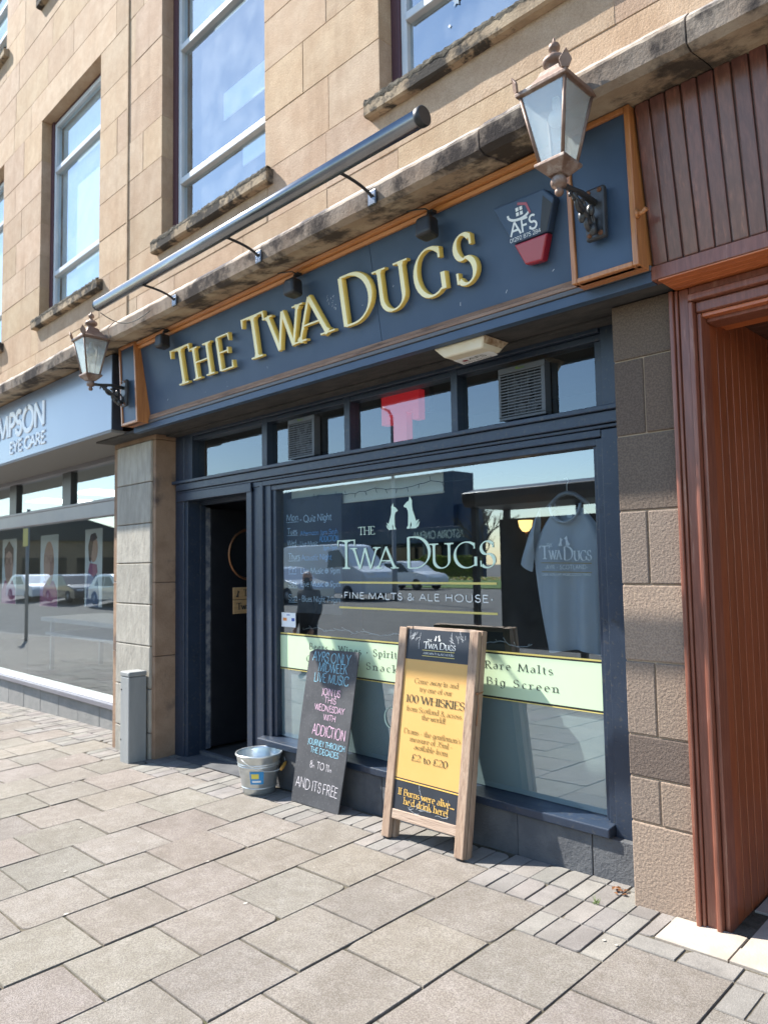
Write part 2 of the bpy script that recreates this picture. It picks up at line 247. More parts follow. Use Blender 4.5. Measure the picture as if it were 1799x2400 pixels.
class MB:
    """collects faces in world coordinates; build() links them as ONE mesh object"""
    def __init__(s): s.v = []; s.f = []; s.t = []; s.m = []; s.sm = []
    def face(s, idx, tint=1.0, mi=0, smooth=False):
        s.f.append(tuple(idx)); s.t.append(tint); s.m.append(mi); s.sm.append(smooth)
    def add(s, pts, faces, tint=1.0, mi=0, smooth=False):
        b = len(s.v); s.v += [tuple(p) for p in pts]
        for f in faces: s.face([b+i for i in f], tint, mi, smooth)
        return s
    def flat(s, pts, tint=1.0, mi=0):
        """flat outline, cut into triangles"""
        P = [Vector(p) for p in pts]; return s.add(P, [tuple(t) for t in tessellate_polygon([P])], tint, mi)
    def box(s, x0, x1, y0, y1, z0, z1, tint=1.0, mi=0):
        p = [(x0,y0,z0),(x1,y0,z0),(x1,y1,z0),(x0,y1,z0),(x0,y0,z1),(x1,y0,z1),(x1,y1,z1),(x0,y1,z1)]
        return s.add(p, [(0,3,2,1),(4,5,6,7),(0,1,5,4),(1,2,6,5),(2,3,7,6),(3,0,4,7)], tint, mi)
    def hexa(s, p, tint=1.0, mi=0):
        return s.add(p, [(0,3,2,1),(4,5,6,7),(0,1,5,4),(1,2,6,5),(2,3,7,6),(3,0,4,7)], tint, mi)
    def prof_x(s, prof, x0, x1, tint=1.0, mi=0, jit=0.0, seg=1):
        """profile of (y,z) extruded along x"""
        n = len(prof); b = len(s.v)
        for k in range(seg+1):
            x = x0+(x1-x0)*k/seg
            for (y, z) in prof:
                s.v.append((x, y+random.uniform(-jit, jit), z+random.uniform(-jit, jit)))
        for k in range(seg):
            for i in range(n):
                j = (i+1) % n
                s.face((b+k*n+i, b+k*n+j, b+(k+1)*n+j, b+(k+1)*n+i), tint[i] if isinstance(tint, list) else tint, mi)
        e = tint[0] if isinstance(tint, list) else tint; s.face([b+i for i in reversed(range(n))], e, mi); s.face([b+seg*n+i for i in range(n)], e, mi)
        return s
    def prism(s, poly, d, tint=1.0, mi=0):
        """3-D polygon extruded by vector d"""
        n = len(poly); b = len(s.v); d = Vector(d)
        s.v += [tuple(Vector(p)) for p in poly]+[tuple(Vector(p)+d) for p in poly]
        s.face([b+i for i in range(n)], tint, mi); s.face([b+n+i for i in reversed(range(n))], tint, mi)
        for i in range(n):
            j = (i+1) % n; s.face((b+j, b+i, b+n+i, b+n+j), tint, mi)
        return s
    def lathe(s, prof, c, n=20, axis='z', tint=1.0, mi=0, smooth=True, a0=0.0, a1=360.0, ax=None):
        b = len(s.v); c = Vector(c); full = abs(a1-a0-360) < 1e-6; m = n if full else n+1
        for (r, h) in prof:
            for k in range(m):
                a = R(a0+(a1-a0)*k/n); ca, sa = r*math.cos(a), r*math.sin(a)
                p = {'z': Vector((ca, sa, h)), 'y': Vector((ca, h, sa)), 'x': Vector((h, ca, sa))}[axis]
                s.v.append(tuple(c+p))
        for i in range(len(prof)-1):
            for k in range(n):
                k2 = (k+1) % m
                s.face((b+i*m+k, b+i*m+k2, b+(i+1)*m+k2, b+(i+1)*m+k), tint, mi, smooth)
        return s
    def tube(s, pts, r, n=8, tint=1.0, mi=0, smooth=True, cap=True):
        b = len(s.v); P = [Vector(p) for p in pts]; rr = r if isinstance(r, (list, tuple)) else [r]*len(P)
        prev = None
        for i, p in enumerate(P):
            d = (P[min(i+1, len(P)-1)]-P[max(i-1, 0)]).normalized()
            if prev is None:
                a = Vector((0,0,1)) if abs(d.z) < 0.9 else Vector((1,0,0)); u = d.cross(a).normalized()
            else: u = (prev-d*prev.dot(d)).normalized()
            prev = u; w = d.cross(u)
            for k in range(n):
                a = 2*math.pi*k/n; s.v.append(tuple(p+(u*math.cos(a)+w*math.sin(a))*rr[i]))
        for i in range(len(P)-1):
            for k in range(n):
                k2 = (k+1) % n; s.face((b+i*n+k, b+i*n+k2, b+(i+1)*n+k2, b+(i+1)*n+k), tint, mi, smooth)
        if cap:
            s.face([b+k for k in reversed(range(n))], tint, mi); s.face([b+(len(P)-1)*n+k for k in range(n)], tint, mi)
        return s
    def ball(s, c, r, n=14, sz=1.0, mi=0, tint=1.0):
        pr = [(max(1e-4, r*math.cos(R(a))), r*sz*math.sin(R(a))) for a in range(-90, 91, 180//10)]
        return s.lathe(pr, c, n, tint=tint, mi=mi)
    def build(s, name, m, parent=None, bevel=0.0, seg=2, fix=True):
        me = bpy.data.meshes.new(name); off = wloc(parent) if parent is not None else Vector((0,0,0))
        me.from_pydata([tuple(Vector(p)-off) for p in s.v], [], s.f)
        for mm in (m if isinstance(m, (list, tuple)) else [m]): me.materials.append(K[mm])
        ca = me.color_attributes.new('tint', 'FLOAT_COLOR', 'CORNER'); vals = []
        for p, t, mi, sm in zip(me.polygons, s.t, s.m, s.sm):
            p.material_index = mi; p.use_smooth = sm
            c = (t, t, t, 1) if not isinstance(t, tuple) else (*t, 1)
            vals += list(c)*p.loop_total
        ca.data.foreach_set('color', vals)
        me.update()
        if fix:
            bm = bmesh.new(); bm.from_mesh(me); bmesh.ops.recalc_face_normals(bm, faces=bm.faces); bm.to_mesh(me); bm.free()
        o = bpy.data.objects.new(name, me); COL.objects.link(o)
        if parent is not None: o.parent = parent
        if bevel:
            bv = o.modifiers.new('bevel', 'BEVEL'); bv.width = bevel; bv.segments = seg; bv.limit_method = 'ANGLE'; bv.angle_limit = R(35)
        return o

def tag(o, label=None, cat=None, group=None, kind=None):
    for k, v in (('label', label), ('category', cat), ('group', group), ('kind', kind)):
        if v: o[k] = v
    return o
def thing(name, loc, label, cat, group=None):
    o = bpy.data.objects.new(name, None); o.location = loc; o.empty_display_size = 0.1; COL.objects.link(o)
    return tag(o, label, cat, group)
def kids(o): return [c for c in bpy.data.objects if c.parent == o]
def copy_tree(o, parent=None):
    ch = kids(o); c = o.copy(); COL.objects.link(c); c.parent = parent
    for k in ch: copy_tree(k, c)
    return c
def gz(x, y):
    return 0.027*(max(min(x, 6), -32)+1.65)+0.03*max(min(y, 2.0), -5.0)

# ------------------------------------------------------------------ a small stroke alphabet (cap height 1)
def arc(cx, cy, rx, ry, a0, a1, n=None):
    n = n or max(4, int(abs(a1-a0)/18))
    return [(cx+rx*math.cos(R(a0+(a1-a0)*i/n)), cy+ry*math.sin(R(a0+(a1-a0)*i/n))) for i in range(n+1)]
X = 0.64; AS = 1.04; DS = -0.30
def bowl(cx, w, y0=0.0, y1=X): return arc(cx, (y0+y1)/2, w, (y1-y0)/2+.012, 90, 450, 24)
FONT = {
 'A': (.74, [[(.03,0),(.37,1)], [(.37,1),(.72,0)], [(.16,.36),(.58,.36)]]),
 'B': (.64, [[(.12,0),(.12,1)], [(.12,1)]+arc(.30,.77,.22,.23,90,-90)+[(.12,.54)], [(.12,.54)]+arc(.32,.27,.26,.27,90,-90)+[(.12,0)]]),
 'C': (.76, [arc(.46,.5,.40,.51,48,312,20), ('t',[(.72,.97),(.72,.74)]), ('t',[(.72,.03),(.72,.24)])]),
 'D': (.86, [[(.12,0),(.12,1)], [(.12,1)]+arc(.32,.5,.48,.5,90,-90,16)+[(.12,0)]]),
 'E': (.60, [[(.12,0),(.12,1)], [(.12,1),(.53,1)], [(.12,.53),(.46,.53)], [(.12,0),(.56,0)]]),
 'F': (.56, [[(.12,0),(.12,1)], [(.12,1),(.52,1)], [(.12,.52),(.44,.52)]]),
 'G': (.86, [arc(.46,.5,.40,.51,48,305,20)+[(.76,.10)], [(.76,.42),(.76,.06)], ('t',[(.72,.97),(.72,.74)])]),
 'H': (.82, [[(.12,0),(.12,1)], [(.70,0),(.70,1)], [(.12,.52),(.70,.52)]]),
 'I': (.26, [[(.13,0),(.13,1)]]),
 'J': (.34, [[(.22,1),(.22,.12),(.16,-.08),(.04,-.14)]]),
 'K': (.68, [[(.12,0),(.12,1)], [(.58,1),(.13,.48)], [(.27,.62),(.66,0)]]),
 'L': (.56, [[(.12,0),(.12,1)], [(.12,0),(.54,0)]]),
 'M': (.98, [[(.07,0),(.15,1)], [(.15,1),(.49,.06)], [(.49,.06),(.83,1)], [(.83,1),(.91,0)]]),
 'N': (.84, [[(.12,0),(.12,1)], [(.12,1),(.72,0)], [(.72,0),(.72,1)]]),
 'O': (.92, [arc(.46,.5,.40,.51,90,450,28)]),
 'P': (.60, [[(.12,0),(.12,1)], [(.12,1)]+arc(.30,.74,.24,.26,90,-90)+[(.12,.48)]]),
 'Q': (.92, [arc(.46,.5,.40,.51,90,450,28), [(.5,.12),(.86,-.16)]]),
 'R': (.66, [[(.12,0),(.12,1)], [(.12,1)]+arc(.30,.75,.23,.25,90,-90)+[(.12,.50)], [(.30,.50),(.64,0)]]),
 'S': (.56, [arc(.28,.755,.20,.255,38,262,14)+arc(.28,.26,.22,.27,84,-142,14), ('t',[(.46,.97),(.46,.76)]), ('t',[(.07,.03),(.07,.26)])]),
 'T': (.68, [[(.34,0),(.34,1)], [(.02,1),(.66,1)]]),
 'U': (.80, [[(.12,1),(.12,.36)]+arc(.39,.30,.27,.31,180,360,12)+[(.66,1)]]),
 'V': (.72, [[(.02,1),(.36,0)], [(.36,0),(.70,1)]]),
 'W': (1.06, [[(.02,1),(.30,0)], [(.30,0),(.53,.98)], [(.53,.98),(.77,0)], [(.77,0),(1.04,1)]]),
 'X': (.68, [[(.03,1),(.65,0)], [(.62,1),(.04,0)]]),
 'Y': (.66, [[(.02,1),(.33,.48)], [(.64,1),(.33,.48)], [(.33,.48),(.33,0)]]),
 'Z': (.64, [[(.06,1),(.58,1)], [(.58,1),(.05,0)], [(.05,0),(.60,0)]]),
 'a': (.50, [arc(.25,.44,.155,.20,155,0,8)+[(.405,.05)], arc(.235,.18,.17,.185,60,330,14)+[(.405,.12)]]),
 'b': (.54, [[(.11,0),(.11,AS)], bowl(.29,.19)]),
 'c': (.44, [arc(.26,.32,.19,.325,50,310,16)]),
 'd': (.56, [[(.44,0),(.44,AS)], bowl(.26,.19)]),
 'e': (.48, [[(.07,.36),(.42,.36)]+arc(.25,.32,.18,.325,12,310,18)]),
 'f': (.32, [[(.14,0),(.14,.84)]+arc(.26,.85,.12,.19,180,50,7), [(.02,.62),(.30,.62)]]),
 'g': (.52, [bowl(.25,.18), [(.42,.62),(.42,-.06)]+arc(.24,-.08,.18,.22,0,-150,10)]),
 'h': (.56, [[(.11,0),(.11,AS)], [(.11,.42)]+arc(.28,.44,.16,.20,150,0,8)+[(.44,0)]]),
 'i': (.24, [[(.12,0),(.12,.62)], ('d',[(.12,.85)])]),
 'j': (.24, [[(.13,.62),(.13,-.12),(.02,-.28)], ('d',[(.13,.85)])]),
 'k': (.52, [[(.11,0),(.11,AS)], [(.42,.62),(.12,.30)], [(.22,.40),(.48,0)]]),
 'l': (.24, [[(.12,0),(.12,AS)]]),
 'm': (.84, [[(.11,0),(.11,.62)], [(.11,.42)]+arc(.27,.44,.15,.20,150,0,8)+[(.42,0)], [(.42,.42)]+arc(.58,.44,.15,.20,150,0,8)+[(.73,0)]]),
 'n': (.56, [[(.11,0),(.11,.62)], [(.11,.42)]+arc(.28,.44,.16,.20,150,0,8)+[(.44,0)]]),
 'o': (.52, [bowl(.26,.20)]),
 'p': (.54, [[(.11,DS),(.11,.62)], bowl(.29,.19)]),
 'q': (.54, [[(.43,DS),(.43,.62)], bowl(.25,.19)]),
 'r': (.40, [[(.11,0),(.11,.62)], [(.11,.40)]+arc(.27,.44,.15,.19,150,45,6)]),
 's': (.40, [arc(.20,.475,.135,.165,40,262,10)+arc(.20,.165,.15,.175,84,-145,10)]),
 't': (.34, [[(.14,.84),(.14,.14)]+arc(.26,.14,.12,.15,180,300,6), [(.02,.62),(.31,.62)]]),
 'u': (.56, [[(.11,.62),(.11,.2)]+arc(.27,.19,.16,.20,180,330,8)+[(.44,.2)], [(.44,0),(.44,.62)]]),
 'v': (.48, [[(.02,.62),(.24,0)], [(.24,0),(.46,.62)]]),
 'w': (.74, [[(.02,.62),(.21,0)], [(.21,0),(.37,.60)], [(.37,.60),(.54,0)], [(.54,0),(.72,.62)]]),
 'x': (.48, [[(.03,.62),(.45,0)], [(.44,.62),(.03,0)]]),
 'y': (.48, [[(.02,.62),(.24,.02)], [(.46,.62),(.18,-.24),(.04,-.28)]]),
 'z': (.44, [[(.04,.62),(.40,.62)], [(.40,.62),(.04,0)], [(.04,0),(.42,0)]]),
 '0': (.58, [arc(.29,.5,.22,.51,90,450,24)]),
 '1': (.36, [[(.20,0),(.20,1)], ('t',[(.20,.99),(.06,.84)])]),
 '2': (.54, [arc(.27,.74,.20,.26,165,-30,12)+[(.06,.02)], [(.05,.02),(.50,.02)]]),
 '3': (.52, [arc(.25,.76,.19,.25,150,-80,12), arc(.25,.27,.21,.27,80,-150,12)]),
 '4': (.58, [[(.42,0),(.42,1)], [(.42,1),(.04,.28)], [(.04,.28),(.54,.28)]]),
 '5': (.52, [[(.46,1),(.14,1)], [(.14,1),(.11,.56)], [(.11,.56)]+arc(.25,.31,.21,.31,115,-150,12)]),
 '6': (.56, [arc(.28,.31,.21,.31,90,450,18), [(.44,.98),(.20,.72),(.08,.34)]]),
 '7': (.52, [[(.04,1),(.48,1)], [(.48,1),(.18,0)]]),
 '8': (.56, [arc(.28,.76,.18,.245,90,450,18), arc(.28,.265,.22,.275,90,450,18)]),
 '9': (.56, [arc(.28,.69,.21,.31,90,450,18), [(.48,.66),(.36,.28),(.12,.02)]]),
 '.': (.22, [('d',[(.11,.04)])]), ',': (.22, [('t',[(.12,.05),(.06,-.14)])]), '!': (.26, [[(.13,.28),(.13,1)], ('d',[(.13,.04)])]),
 "'": (.18, [('t',[(.10,1.0),(.08,.76)])]), '-': (.38, [('t',[(.05,.34),(.33,.34)])]), '~': (.34, [('d',[(.17,.40)])]),
 '&': (.78, [[(.72,.52),(.56,.18),(.38,.0),(.2,.0),(.08,.14),(.12,.34),(.40,.60),(.46,.80),(.36,.97),(.24,.97),(.17,.82),(.24,.62),(.70,0)]]),
 '£': (.60, [arc(.36,.76,.18,.24,30,190,9)+[(.20,.36),(.06,.02)], [(.05,.02),(.54,.02)], [(.06,.46),(.42,.46)]]),
 '@': (.72, [arc(.34,.40,.14,.2,0,360,14), [(.48,.56),(.48,.24)]+arc(.34,.42,.30,.40,-25,290,20)]),
 ' ': (.30, []),
}
del X
def layout(s, track=0.0, jit=0.0):
    x = 0.0; out = []
    for ch in s:
        w, st = FONT[ch]
        dx, dy, sc_ = (random.uniform(-jit, jit), random.uniform(-jit, jit), 1+random.uniform(-jit, jit)) if jit else (0, 0, 1)
        for e in st:
            fl, pts = (e[0], e[1]) if isinstance(e, tuple) and isinstance(e[0], str) else ('', e)
            out.append((fl, [(x+dx+px*sc_, py*sc_+dy) for px, py in pts]))
        x += w+track
    return out, x-track
def text(mb, s, P, h, width=None, u=(1,0,0), v=(0,0,1), n=(0,-1,0), wt=.15, style='serif', depth=0.001, lift=0.0008, track=0.0, mi=0, jit=0.0, emi=None, align='l'):
    """lay a line of lettering on the plane through P; u right, v up, n outward"""
    u, v, n, P = Vector(u).normalized(), Vector(v).normalized(), Vector(n).normalized(), Vector(P)
    st, W = layout(s, track, jit); sx = (width/W) if width else h
    if align == 'c': P = P-u*(W*sx/2)
    if align == 'r': P = P-u*(W*sx)
    ends = [p for fl, q in st if fl == '' for p in (q[0], q[-1])]
    allp = [p for fl, q in st for p in q]
    cnt = [0]
    def to3(x, y, d): return P+u*(x*sx)+v*(y*h)+n*d
    phi = R(22)
    def width_of(dx, dy):
        if style != 'serif': return wt
        a = math.atan2(dy, dx); return max(wt*0.30, wt*abs(math.sin(a-phi))**1.2)
    def strip(pts, ws, bev=True):
        cnt[0] += 1; e = lift+0.00006*(cnt[0] % 9)+(0.0002*(cnt[0] % 5) if depth > .005 else 0)
        N = len(pts); Lf, Rf, Lm, Rm, Lb, Rb = [], [], [], [], [], []
        asp = sx/h
        for i in range(N):
            d0 = (pts[i][0]-pts[i-1][0], pts[i][1]-pts[i-1][1]) if i else None
            d1 = (pts[i+1][0]-pts[i][0], pts[i+1][1]-pts[i][1]) if i < N-1 else None
            if d0 is None: d0 = d1
            if d1 is None: d1 = d0
            a = (d0[0]*asp, d0[1]); b = (d1[0]*asp, d1[1]); la = math.hypot(*a) or 1e-6; lb = math.hypot(*b) or 1e-6
            nx, ny = -(a[1]/la+b[1]/lb), (a[0]/la+b[0]/lb); ln = math.hypot(nx, ny)
            if ln < 0.3: nx, ny = -a[1]/la, a[0]/la
            else:
                k = min(1.35, 2.0/ln)/ln; nx, ny = nx*k, ny*k
            w = ws[i]/2
            for f, lst, dd in ((1.0, (Lb, Rb), 0.0), (1.0, (Lm, Rm), .62), (.74, (Lf, Rf), 1.0)):
                if depth < .005 and dd == .62: continue
                if depth < .005: f, dd = 1.0, (0.0 if lst[0] is Lb else 1.0)
                for sg, ll in ((1, lst[0]), (-1, lst[1])):
                    ll.append(P+u*(pts[i][0]*sx+sg*nx*w*f*h)+v*((pts[i][1]+sg*ny*w*f)*h)+n*(e+depth*dd))
        edge = mi if emi is None else emi
        if depth < .005:
            b0 = len(mb.v); mb.v += [tuple(p) for p in Lf]+[tuple(p) for p in Rf]
            for i in range(N-1): mb.face((b0+i, b0+N+i, b0+N+i+1, b0+i+1), 1.0, mi)
            return
        b0 = len(mb.v)
        for ll in (Lb, Lm, Lf, Rf, Rm, Rb): mb.v += [tuple(p) for p in ll]
        for r_ in range(5):
            for i in range(N-1):
                mb.face((b0+r_*N+i, b0+(r_+1)*N+i, b0+(r_+1)*N+i+1, b0+r_*N+i+1), 1.0, mi if r_ == 2 else edge)
        for i in (0, N-1): mb.face([b0+r_*N+i for r_ in range(6)], 1.0, edge)
    for fl, pts in st:
        if fl == 'd':
            c = pts[0]; r = wt*(.62 if style == 'serif' else .75)
            strip([(c[0]-r*h/sx, c[1]), (c[0]+r*h/sx, c[1])], [2*r, 2*r]); continue
        if fl == 't':
            if style == 'serif' or s in ("-",) or pts[0][1] != .97: strip(pts, [wt*.45]*2 if style == 'serif' else [wt]*2)
            continue
        seg = []
        for i in range(len(pts)):
            a = pts[max(i-1, 0)]; b = pts[min(i+1, len(pts)-1)]; seg.append(width_of((b[0]-a[0])*sx/h, b[1]-a[1]))
        closed = math.hypot(pts[0][0]-pts[-1][0], pts[0][1]-pts[-1][1]) < 1e-3
        if closed: pts = pts+[pts[1]]; seg = seg+[seg[1]]
        strip(pts, seg)
        if style == 'serif' and not closed:
            for p, q in ((pts[0], pts[1]), (pts[-1], pts[-2])):
                if sum(1 for o in allp if math.hypot(o[0]-p[0], o[1]-p[1]) < .05) > 1: continue
                dx, dy = q[0]-p[0], q[1]-p[1]; l = math.hypot(dx, dy) or 1; dx /= l; dy /= l
                if abs(dy) > .75 and (abs(p[1]) < .02 or abs(p[1]-1) < .02 or abs(p[1]-.62) < .03 or p[1] > 1.02 or p[1] < -.25):
                    sg = 1 if dy > 0 else -1; hw = wt*.5+.085
                    a = hw if not (abs(p[1]-.62) < .03 or p[1] > 1.02) else hw*.9
                    c0 = p[0]
                    if abs(p[1]-.62) < .03 or p[1] > 1.02: c0 -= .03
                    strip([(c0-a, p[1]+sg*.022), (c0+a, p[1]+sg*.022)], [.05, .05])
                    strip([(p[0], p[1]+sg*.02), (p[0]+dx*.10, p[1]+sg*.11)], [wt+.11, wt*.9])
                elif abs(dy) < .3 and (p[1] > .9 or abs(p[1]) < .05):
                    sg = -1 if p[1] > .9 else 1
                    strip([(p[0], p[1]-sg*.02), (p[0]+(.015 if dx < 0 else -.015), p[1]+sg*.20)], [wt*.62, wt*.28])
                elif abs(dy) < .3 and depth > .005 or (abs(dy) < .3 and wt > .1 and p[1] > .4 and p[1] < .6 and False):
                    strip([(p[0], p[1]-.09), (p[0], p[1]+.09)], [wt*.4, wt*.4])
    return W*sx
def bar(mb, a, b, w, n=(0,-1,0), lift=.001, mi=0):
    a, b, n = Vector(a), Vector(b), Vector(n); d = (b-a).normalized(); s_ = d.cross(n).normalized()*(w/2); o = n.normalized()*lift
    i = len(mb.v); mb.v += [tuple(a+s_+o), tuple(a-s_+o), tuple(b-s_+o), tuple(b+s_+o)]; mb.face((i, i+1, i+2, i+3), 1.0, mi)
DOG_R = [(.62,1.0),(.66,.86),(.80,.83),(1.0,.72),(.99,.68),(.83,.65),(.74,.55),(.72,.42),(.74,.10),(.82,.04),(.82,0),(.62,0),(.60,.12),(.54,.22),(.52,.10),(.58,.03),(.56,0),(.22,0),(.17,.10),(.12,.18),(.05,.28),(.02,.40),(.00,.22),(.08,.06),(.20,.02),(.22,.22),(.34,.42),(.44,.58),(.47,.74),(.46,.86),(.54,.93)]
def dogs(mb, P, h, u=(1,0,0), v=(0,0,1), n=(0,-1,0), lift=.0012, mi=0, gap=.40, which='both'):
    u, v, n, P = Vector(u), Vector(v), Vector(n), Vector(P)
    for k in (0, 1):
        if which == 'one' and k: continue
        sc_ = h*(.84 if k == 0 else 1.0); x0 = 0 if k == 0 else h*(.62*.84+gap+.62)
        pts = [P+u*((px*.62*sc_) if k == 0 else x0-px*.66*sc_)+v*(py*sc_)+n*lift for px, py in DOG_R]
        mb.flat(pts, 1.0, mi)

# ================================================================== THE SETTING
# pavement: concrete slabs in half bond, setts fitted against the buildings
rnd = random.Random(3)
def slab(mb, x0, x1, y0, y1, mi, g=.0024, ch=.0028, tv=.10, dz=.0):
    t = 1+rnd.uniform(-tv, tv); c = tuple(t*(1+rnd.uniform(-.02, .02)) for _ in range(3))
    x0 += g+rnd.uniform(0, .003); x1 -= g+rnd.uniform(0, .003); y0 += g+rnd.uniform(0, .004); y1 -= g+rnd.uniform(0, .004)
    if x1-x0 < .02 or y1-y0 < .02: return
    a, b, h = rnd.uniform(-.006, .006), rnd.uniform(-.006, .006), rnd.uniform(-.0025, .002)+dz
    xc, yc = (x0+x1)/2, (y0+y1)/2
    z = lambda x, y, d: gz(x, y)+h+a*(x-xc)+b*(y-yc)+d
    j = lambda k=.0035: rnd.uniform(-k, k)
    P = []
    for (cx, cy, sx, sy) in ((x0, y0, 1, 1), (x1, y0, -1, 1), (x1, y1, -1, -1), (x0, y1, 1, -1)):
        cx += j(.0025 if mi == 0 else .001); cy += j(.0025 if mi == 0 else .001)
        if mi in (0, 1) and rnd.random() < (.16 if mi == 0 else .08):      # chipped corner
            p, q = rnd.uniform(.012, .05), rnd.uniform(.012, .05); k1, k2 = (cx+sx*p, cy), (cx, cy+sy*q)
            m_ = (cx+sx*p*.35+j(), cy+sy*q*.35+j())
            P += [k2, m_, k1] if sx*sy > 0 else [k1, m_, k2]
        else: P.append((cx, cy))
    n = len(P); sh = lambda p, e: (p[0]+(e if p[0] < xc else -e), p[1]+(e if p[1] < yc else -e))
    i = len(mb.v)
    mb.v += [(p[0], p[1], z(p[0], p[1], -.03)) for p in P]+[(p[0], p[1], z(p[0], p[1], -ch*1.3)) for p in P]+[(*sh(p, ch), z(*sh(p, ch), 0)) for p in P]
    mb.face([i+2*n+k for k in range(n)], c, mi)
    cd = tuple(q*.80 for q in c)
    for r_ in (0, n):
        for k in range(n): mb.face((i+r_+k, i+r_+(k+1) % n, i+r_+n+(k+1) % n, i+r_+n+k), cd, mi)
pv = MB()
xs = [-1.11, -1.54, -1.96, -2.41, -2.83, -3.25, -3.69, -4.135, -4.60, -5.07, -5.535, -6.02]
while xs[-1] > -17: xs.append(xs[-1]-.455)
xr = [-1.11]
while xr[-1] < 3.6: xr.append(xr[-1]+.43)
cols = [(b, a) for a, b in zip(xs[:-1], xs[1:])]
def wall_y(x):
    if x < -6.95: return .37
    if x < -6.08: return .02
    if x < -4.62: return .46
    if x < -1.66: return .13
    return .02
PITCH = .411
tops = {}
for k, (x0, x1) in enumerate(cols):
    if k == 0: top = -.335
    elif k == 1: top = -.505
    else: top = -.255 if k % 2 == 0 else -.075
    if k > 11 and k % 2: top = .05
    tops[k] = top
    y = top
    while y > -4.45:
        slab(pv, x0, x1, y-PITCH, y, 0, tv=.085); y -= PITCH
    # setts
    yw = max(wall_y(x0+.02), wall_y(x1-.02)); yy = top; row = 0
    if k == 0:
        q = x0
        for w in (.21, .22): slab(pv, q, q+w, top, top+.115, 1, tv=.12); q += w
        continue
    while yy < yw:
        y1 = yy+.205; n = 4; st = (x1-x0)/n
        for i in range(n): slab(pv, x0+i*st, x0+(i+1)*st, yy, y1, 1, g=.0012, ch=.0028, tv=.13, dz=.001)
        yy = y1
for k, (x0, x1) in enumerate(zip(xr[:-1], xr[1:])):
    y = -.335 if k % 2 else -.54
    if k % 2 == 0:
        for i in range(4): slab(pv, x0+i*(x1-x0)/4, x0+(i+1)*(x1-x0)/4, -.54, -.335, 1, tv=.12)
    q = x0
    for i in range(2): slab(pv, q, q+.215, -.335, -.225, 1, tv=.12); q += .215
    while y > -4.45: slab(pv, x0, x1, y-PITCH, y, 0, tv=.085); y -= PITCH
# filler setts beside the pier and the pale threshold of the timber entrance
slab(pv, -1.54, -1.47, -.22, .02, 1); slab(pv, -1.52, -1.36, -.05, .01, 1)
for (a, b, c, d) in ((-1.47, -1.175, -.222, .0), (-1.175, -.75, -.222, -.10), (-1.175, -.75, -.10, .25), (-.75, -.1, -.222, .25), (-1.24, -.6, .25, .8), (-.6, .1, .25, .8), (-1.24, -.6, .8, 1.7), (-.6, .6, .8, 1.7), (-.1, .6, -.222, .25), (.1, .6, .25, .8)):
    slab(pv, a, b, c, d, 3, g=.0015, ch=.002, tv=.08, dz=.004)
# chewing gum marks trodden flat on the slabs
for i in range(34):
    x, y = rnd.uniform(-7, 0), rnd.uniform(-2.4, -.35); r = rnd.uniform(.006, .013)
    n = 9; b = len(pv.v); a0 = rnd.uniform(0, 6)
    pv.v += [(x+r*rnd.uniform(.75, 1.15)*math.cos(a0+6.283*j/n), y+r*rnd.uniform(.75, 1.1)*math.sin(a0+6.283*j/n), 0) for j in range(n)]
    for j in range(n): q = pv.v[b+j]; pv.v[b+j] = (q[0], q[1], gz(q[0], q[1])+.0036)
    pv.face([b+j for j in range(n)], rnd.uniform(.75, 1.05), 4)
# bed of the joints
def sheet(mb, x0, x1, y0, y1, dz, mi, xb=()):
    xx = sorted(set([x0, x1]+[q for q in (-32, 6) if x0 < q < x1])); yy = sorted(set([y0, y1]+[q for q in (-5, 2) if y0 < q < y1]))
    for a, b in zip(xx[:-1], xx[1:]):
        for c, d in zip(yy[:-1], yy[1:]):
            mb.add([(a, c, gz(a, c)+dz), (b, c, gz(b, c)+dz), (b, d, gz(b, d)+dz), (a, d, gz(a, d)+dz)], [(0,1,2,3)], 1.0, mi)
sheet(pv, -17.2, 3.6, -4.5, 1.8, -.0062, 2)
sheet(pv, -60, -17.2, -6.52, .37, 0, 0); sheet(pv, 3.6, 40, -6.52, .02, 0, 0); sheet(pv, -17.2, 3.6, -6.52, -4.44, .0, 0)
tag(pv.build('pavement', ['slab', 'sett', 'joint', 'threshold', 'gum'], fix=False), kind='structure')
k_ = MB(); xx = -60
while xx < 40:
    x1 = xx+.914
    z = lambda x, d: gz(x, -5)+d
    k_.hexa([(xx+.003, -6.65, z(xx, -.2)), (x1-.003, -6.65, z(x1, -.2)), (x1-.003, -6.515, z(x1, -.2)), (xx+.003, -6.515, z(xx, -.2)),
             (xx+.003, -6.65, z(xx, .0)), (x1-.003, -6.65, z(x1, .0)), (x1-.003, -6.515, z(x1, .003)), (xx+.003, -6.515, z(xx, .003))], 1+rnd.uniform(-.08, .08))
    xx = x1
tag(k_.build('kerb', 'kerb'), kind='structure')
g_ = MB()
def zroad(x, y):
    t = min(1.0, max(0.0, (-6.65-y)/8.0)); return (gz(x, -5)-.115)*(1-t)
gx = [-400, -60, -32, -12, 6, 40, 400]; gy = [-400, -14.65, -10.5, -6.63]
for a, b in zip(gx[:-1], gx[1:]):
    for c, d in zip(gy[:-1], gy[1:]): g_.add([(a, c, zroad(a, c)), (b, c, zroad(b, c)), (b, d, zroad(b, d)), (a, d, zroad(a, d))], [(0,1,2,3)])
